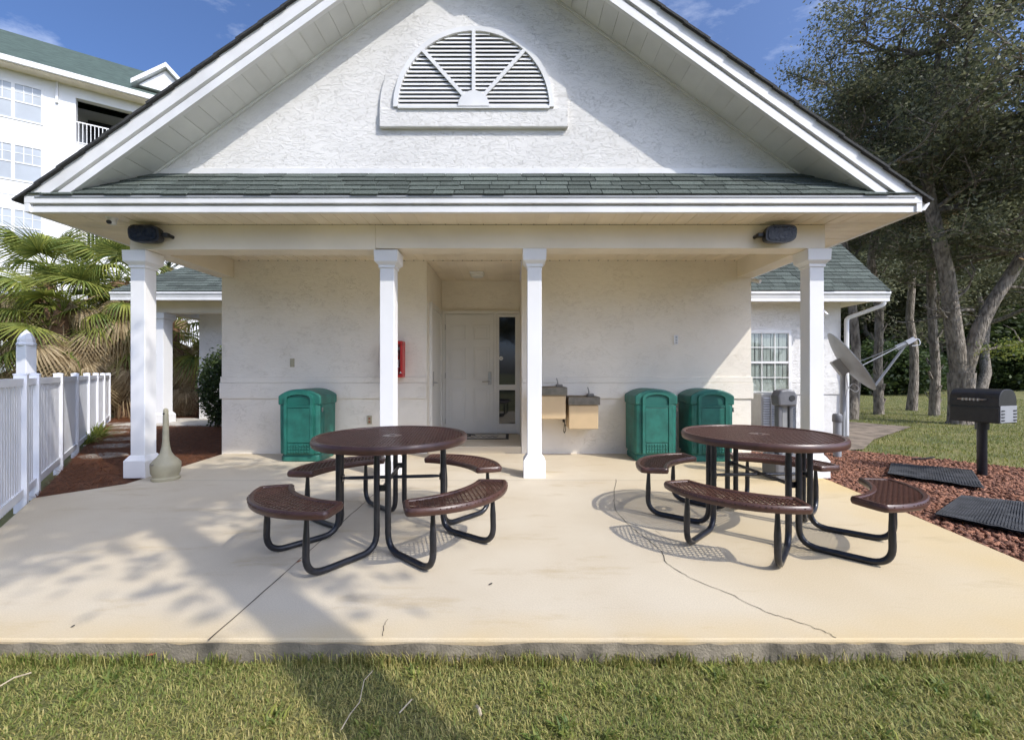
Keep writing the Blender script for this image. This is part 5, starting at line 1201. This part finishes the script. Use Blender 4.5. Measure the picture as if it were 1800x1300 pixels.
# lava rock
def rocks(name, P, z, smin, smax, material, seed):
    rng = np.random.default_rng(seed); n = len(P); base = np.array([(1,0,0),(-1,0,0),(0,1,0),(0,-1,0),(0,0,1),(0,0,-1)],float)
    tri = np.array([(0,2,4),(2,1,4),(1,3,4),(3,0,4),(2,0,5),(1,2,5),(3,1,5),(0,3,5)])
    s = rng.uniform(smin,smax,(n,1,1)); J = base[None]*rng.uniform(.55,1.25,(n,6,1))+rng.normal(size=(n,6,3))*.22
    A = rng.normal(size=(n,3,3)); Qm, _ = np.linalg.qr(A); V = np.einsum('nij,nkj->nki', Qm, J)*s; V[:,:,2] *= .75
    V[:,:,:2] += P[:,None,:]; V[:,:,2] += z+s[:,:,0]*.35
    F = (tri[None]+np.arange(n)[:,None,None]*6).ravel()
    o = bpy.data.objects.new(name, np_mesh(name, V.reshape(-1,3), F, 3, material, np.repeat(rng.random(n),6))); COL.objects.link(o); return o
bedp = [(3.72,5.0),(3.31,2.06),(3.15,0.9),(9.3,0.9),(9.15,4.2),(7.6,5.35),(6.9,5.8),(6.2,6.55),(5.5,7.2),(3.74,6.95)]
Rk = rng.uniform((3.1,.9),(9.4,7.3),(64000,2)); Rk = Rk[in_poly_np(Rk, bedp)]
o = rocks('lava_rock', Rk, -.045, .011, .034, M['lava'], 6); o['kind'] = 'stuff'; o['label'] = 'red lava rock gravel to the right of the patio'; o['category'] = 'gravel'
# pine straw needles
S_ = rng.uniform((-11.5,4.3),(-4.4,14),(90000,2)); S_ = S_[(S_[:,0] > -1.28-.816*S_[:,1]) & (S_[:,0] < np.where(S_[:,1] < 6.75, -4.36-.1*np.abs(S_[:,1]-4.87), -4.5)) & ~((S_[:,1] > 10.3) & (S_[:,1] < 12.0) & (S_[:,0] > -9.6))]
S_ = S_[~((S_[:,1] < 4.87) & (S_[:,0] > -4.36-(4.87-S_[:,1])*.78))]
n = len(S_); a = rng.random(n)*6.283; L = rng.uniform(.06,.14,n); d = np.stack([np.cos(a),np.sin(a),rng.normal(0,.22,n)],1); w_n = np.stack([-d[:,1],d[:,0],np.zeros(n)],1)*.0022
c = np.concatenate([S_, (-.022+.03*rng.random(n))[:,None]],1)
V = np.stack([c-d*L[:,None]/2-w_n, c-d*L[:,None]/2+w_n, c+d*L[:,None]/2+w_n, c+d*L[:,None]/2-w_n],1)
o = bpy.data.objects.new('pine_straw', np_mesh('pine_straw', V.reshape(-1,3), np.arange(n*4), 4, M['straw'], np.repeat(rng.random(n),4))); COL.objects.link(o)
o['kind'] = 'stuff'; o['label'] = 'reddish pine straw mulch between the fence and the building'; o['category'] = 'mulch'
# litter on patio and lawn
def leaf_obj(x, y, z, s, rz, label, material, nm='fallen_leaf'):
    o = MB().add([(-s,0,0),(-s*.3,-s*.45,s*.12),(s*.5,-s*.35,s*.08),(s,0,s*.2),(s*.5,s*.35,s*.16),(-s*.3,s*.45,s*.02)], [(0,1,2,3),(0,3,4,5)]).build(nm, material)
    o.location = (x,y,z); o.rotation_euler = (0,0,rz); return tag(o, label, 'leaf')
p_ = px(862,1027); leaf_obj(*p_, .004, .016, .6, 'small dark dead leaf on the patio in front of the left table', M['ink'])
p_ = px(128,1101); leaf_obj(*p_, .003, .012, 1.6, 'tiny dark leaf near the left front edge of the patio', M['ink'])
p_ = px(265,1152,-.06); leaf_obj(*p_, -.055, .022, .2, 'rusty brown leaf on the grass at left', M['dry_leaf'])
p_ = px(525,987); leaf_obj(*p_, .004, .02, 1.0, 'crumpled brown leaf caught under the left table seat', M['dry_leaf'])
def twig(pts, r, label):
    return tag(MB().tube([(*px(x,y,-.06), -.06+.012*i % .02) for i,(x,y) in enumerate(pts)], r, 5).build('twig', M['twig']), label, 'twig')
twig([(655,1178),(640,1200),(632,1235),(615,1262),(600,1285)], .0022, 'long pale dry stalk lying across the shadow on the grass')
twig([(702,1252),(715,1243),(724,1230)], .003, 'short curved pale straw on the grass right of the long stalk')
twig([(0,1205),(25,1195),(55,1183)], .003, 'dry stick on the grass at the left edge')
twig([(838,1240),(842,1250),(845,1258)], .006, 'pale scrap on the grass below the left table')
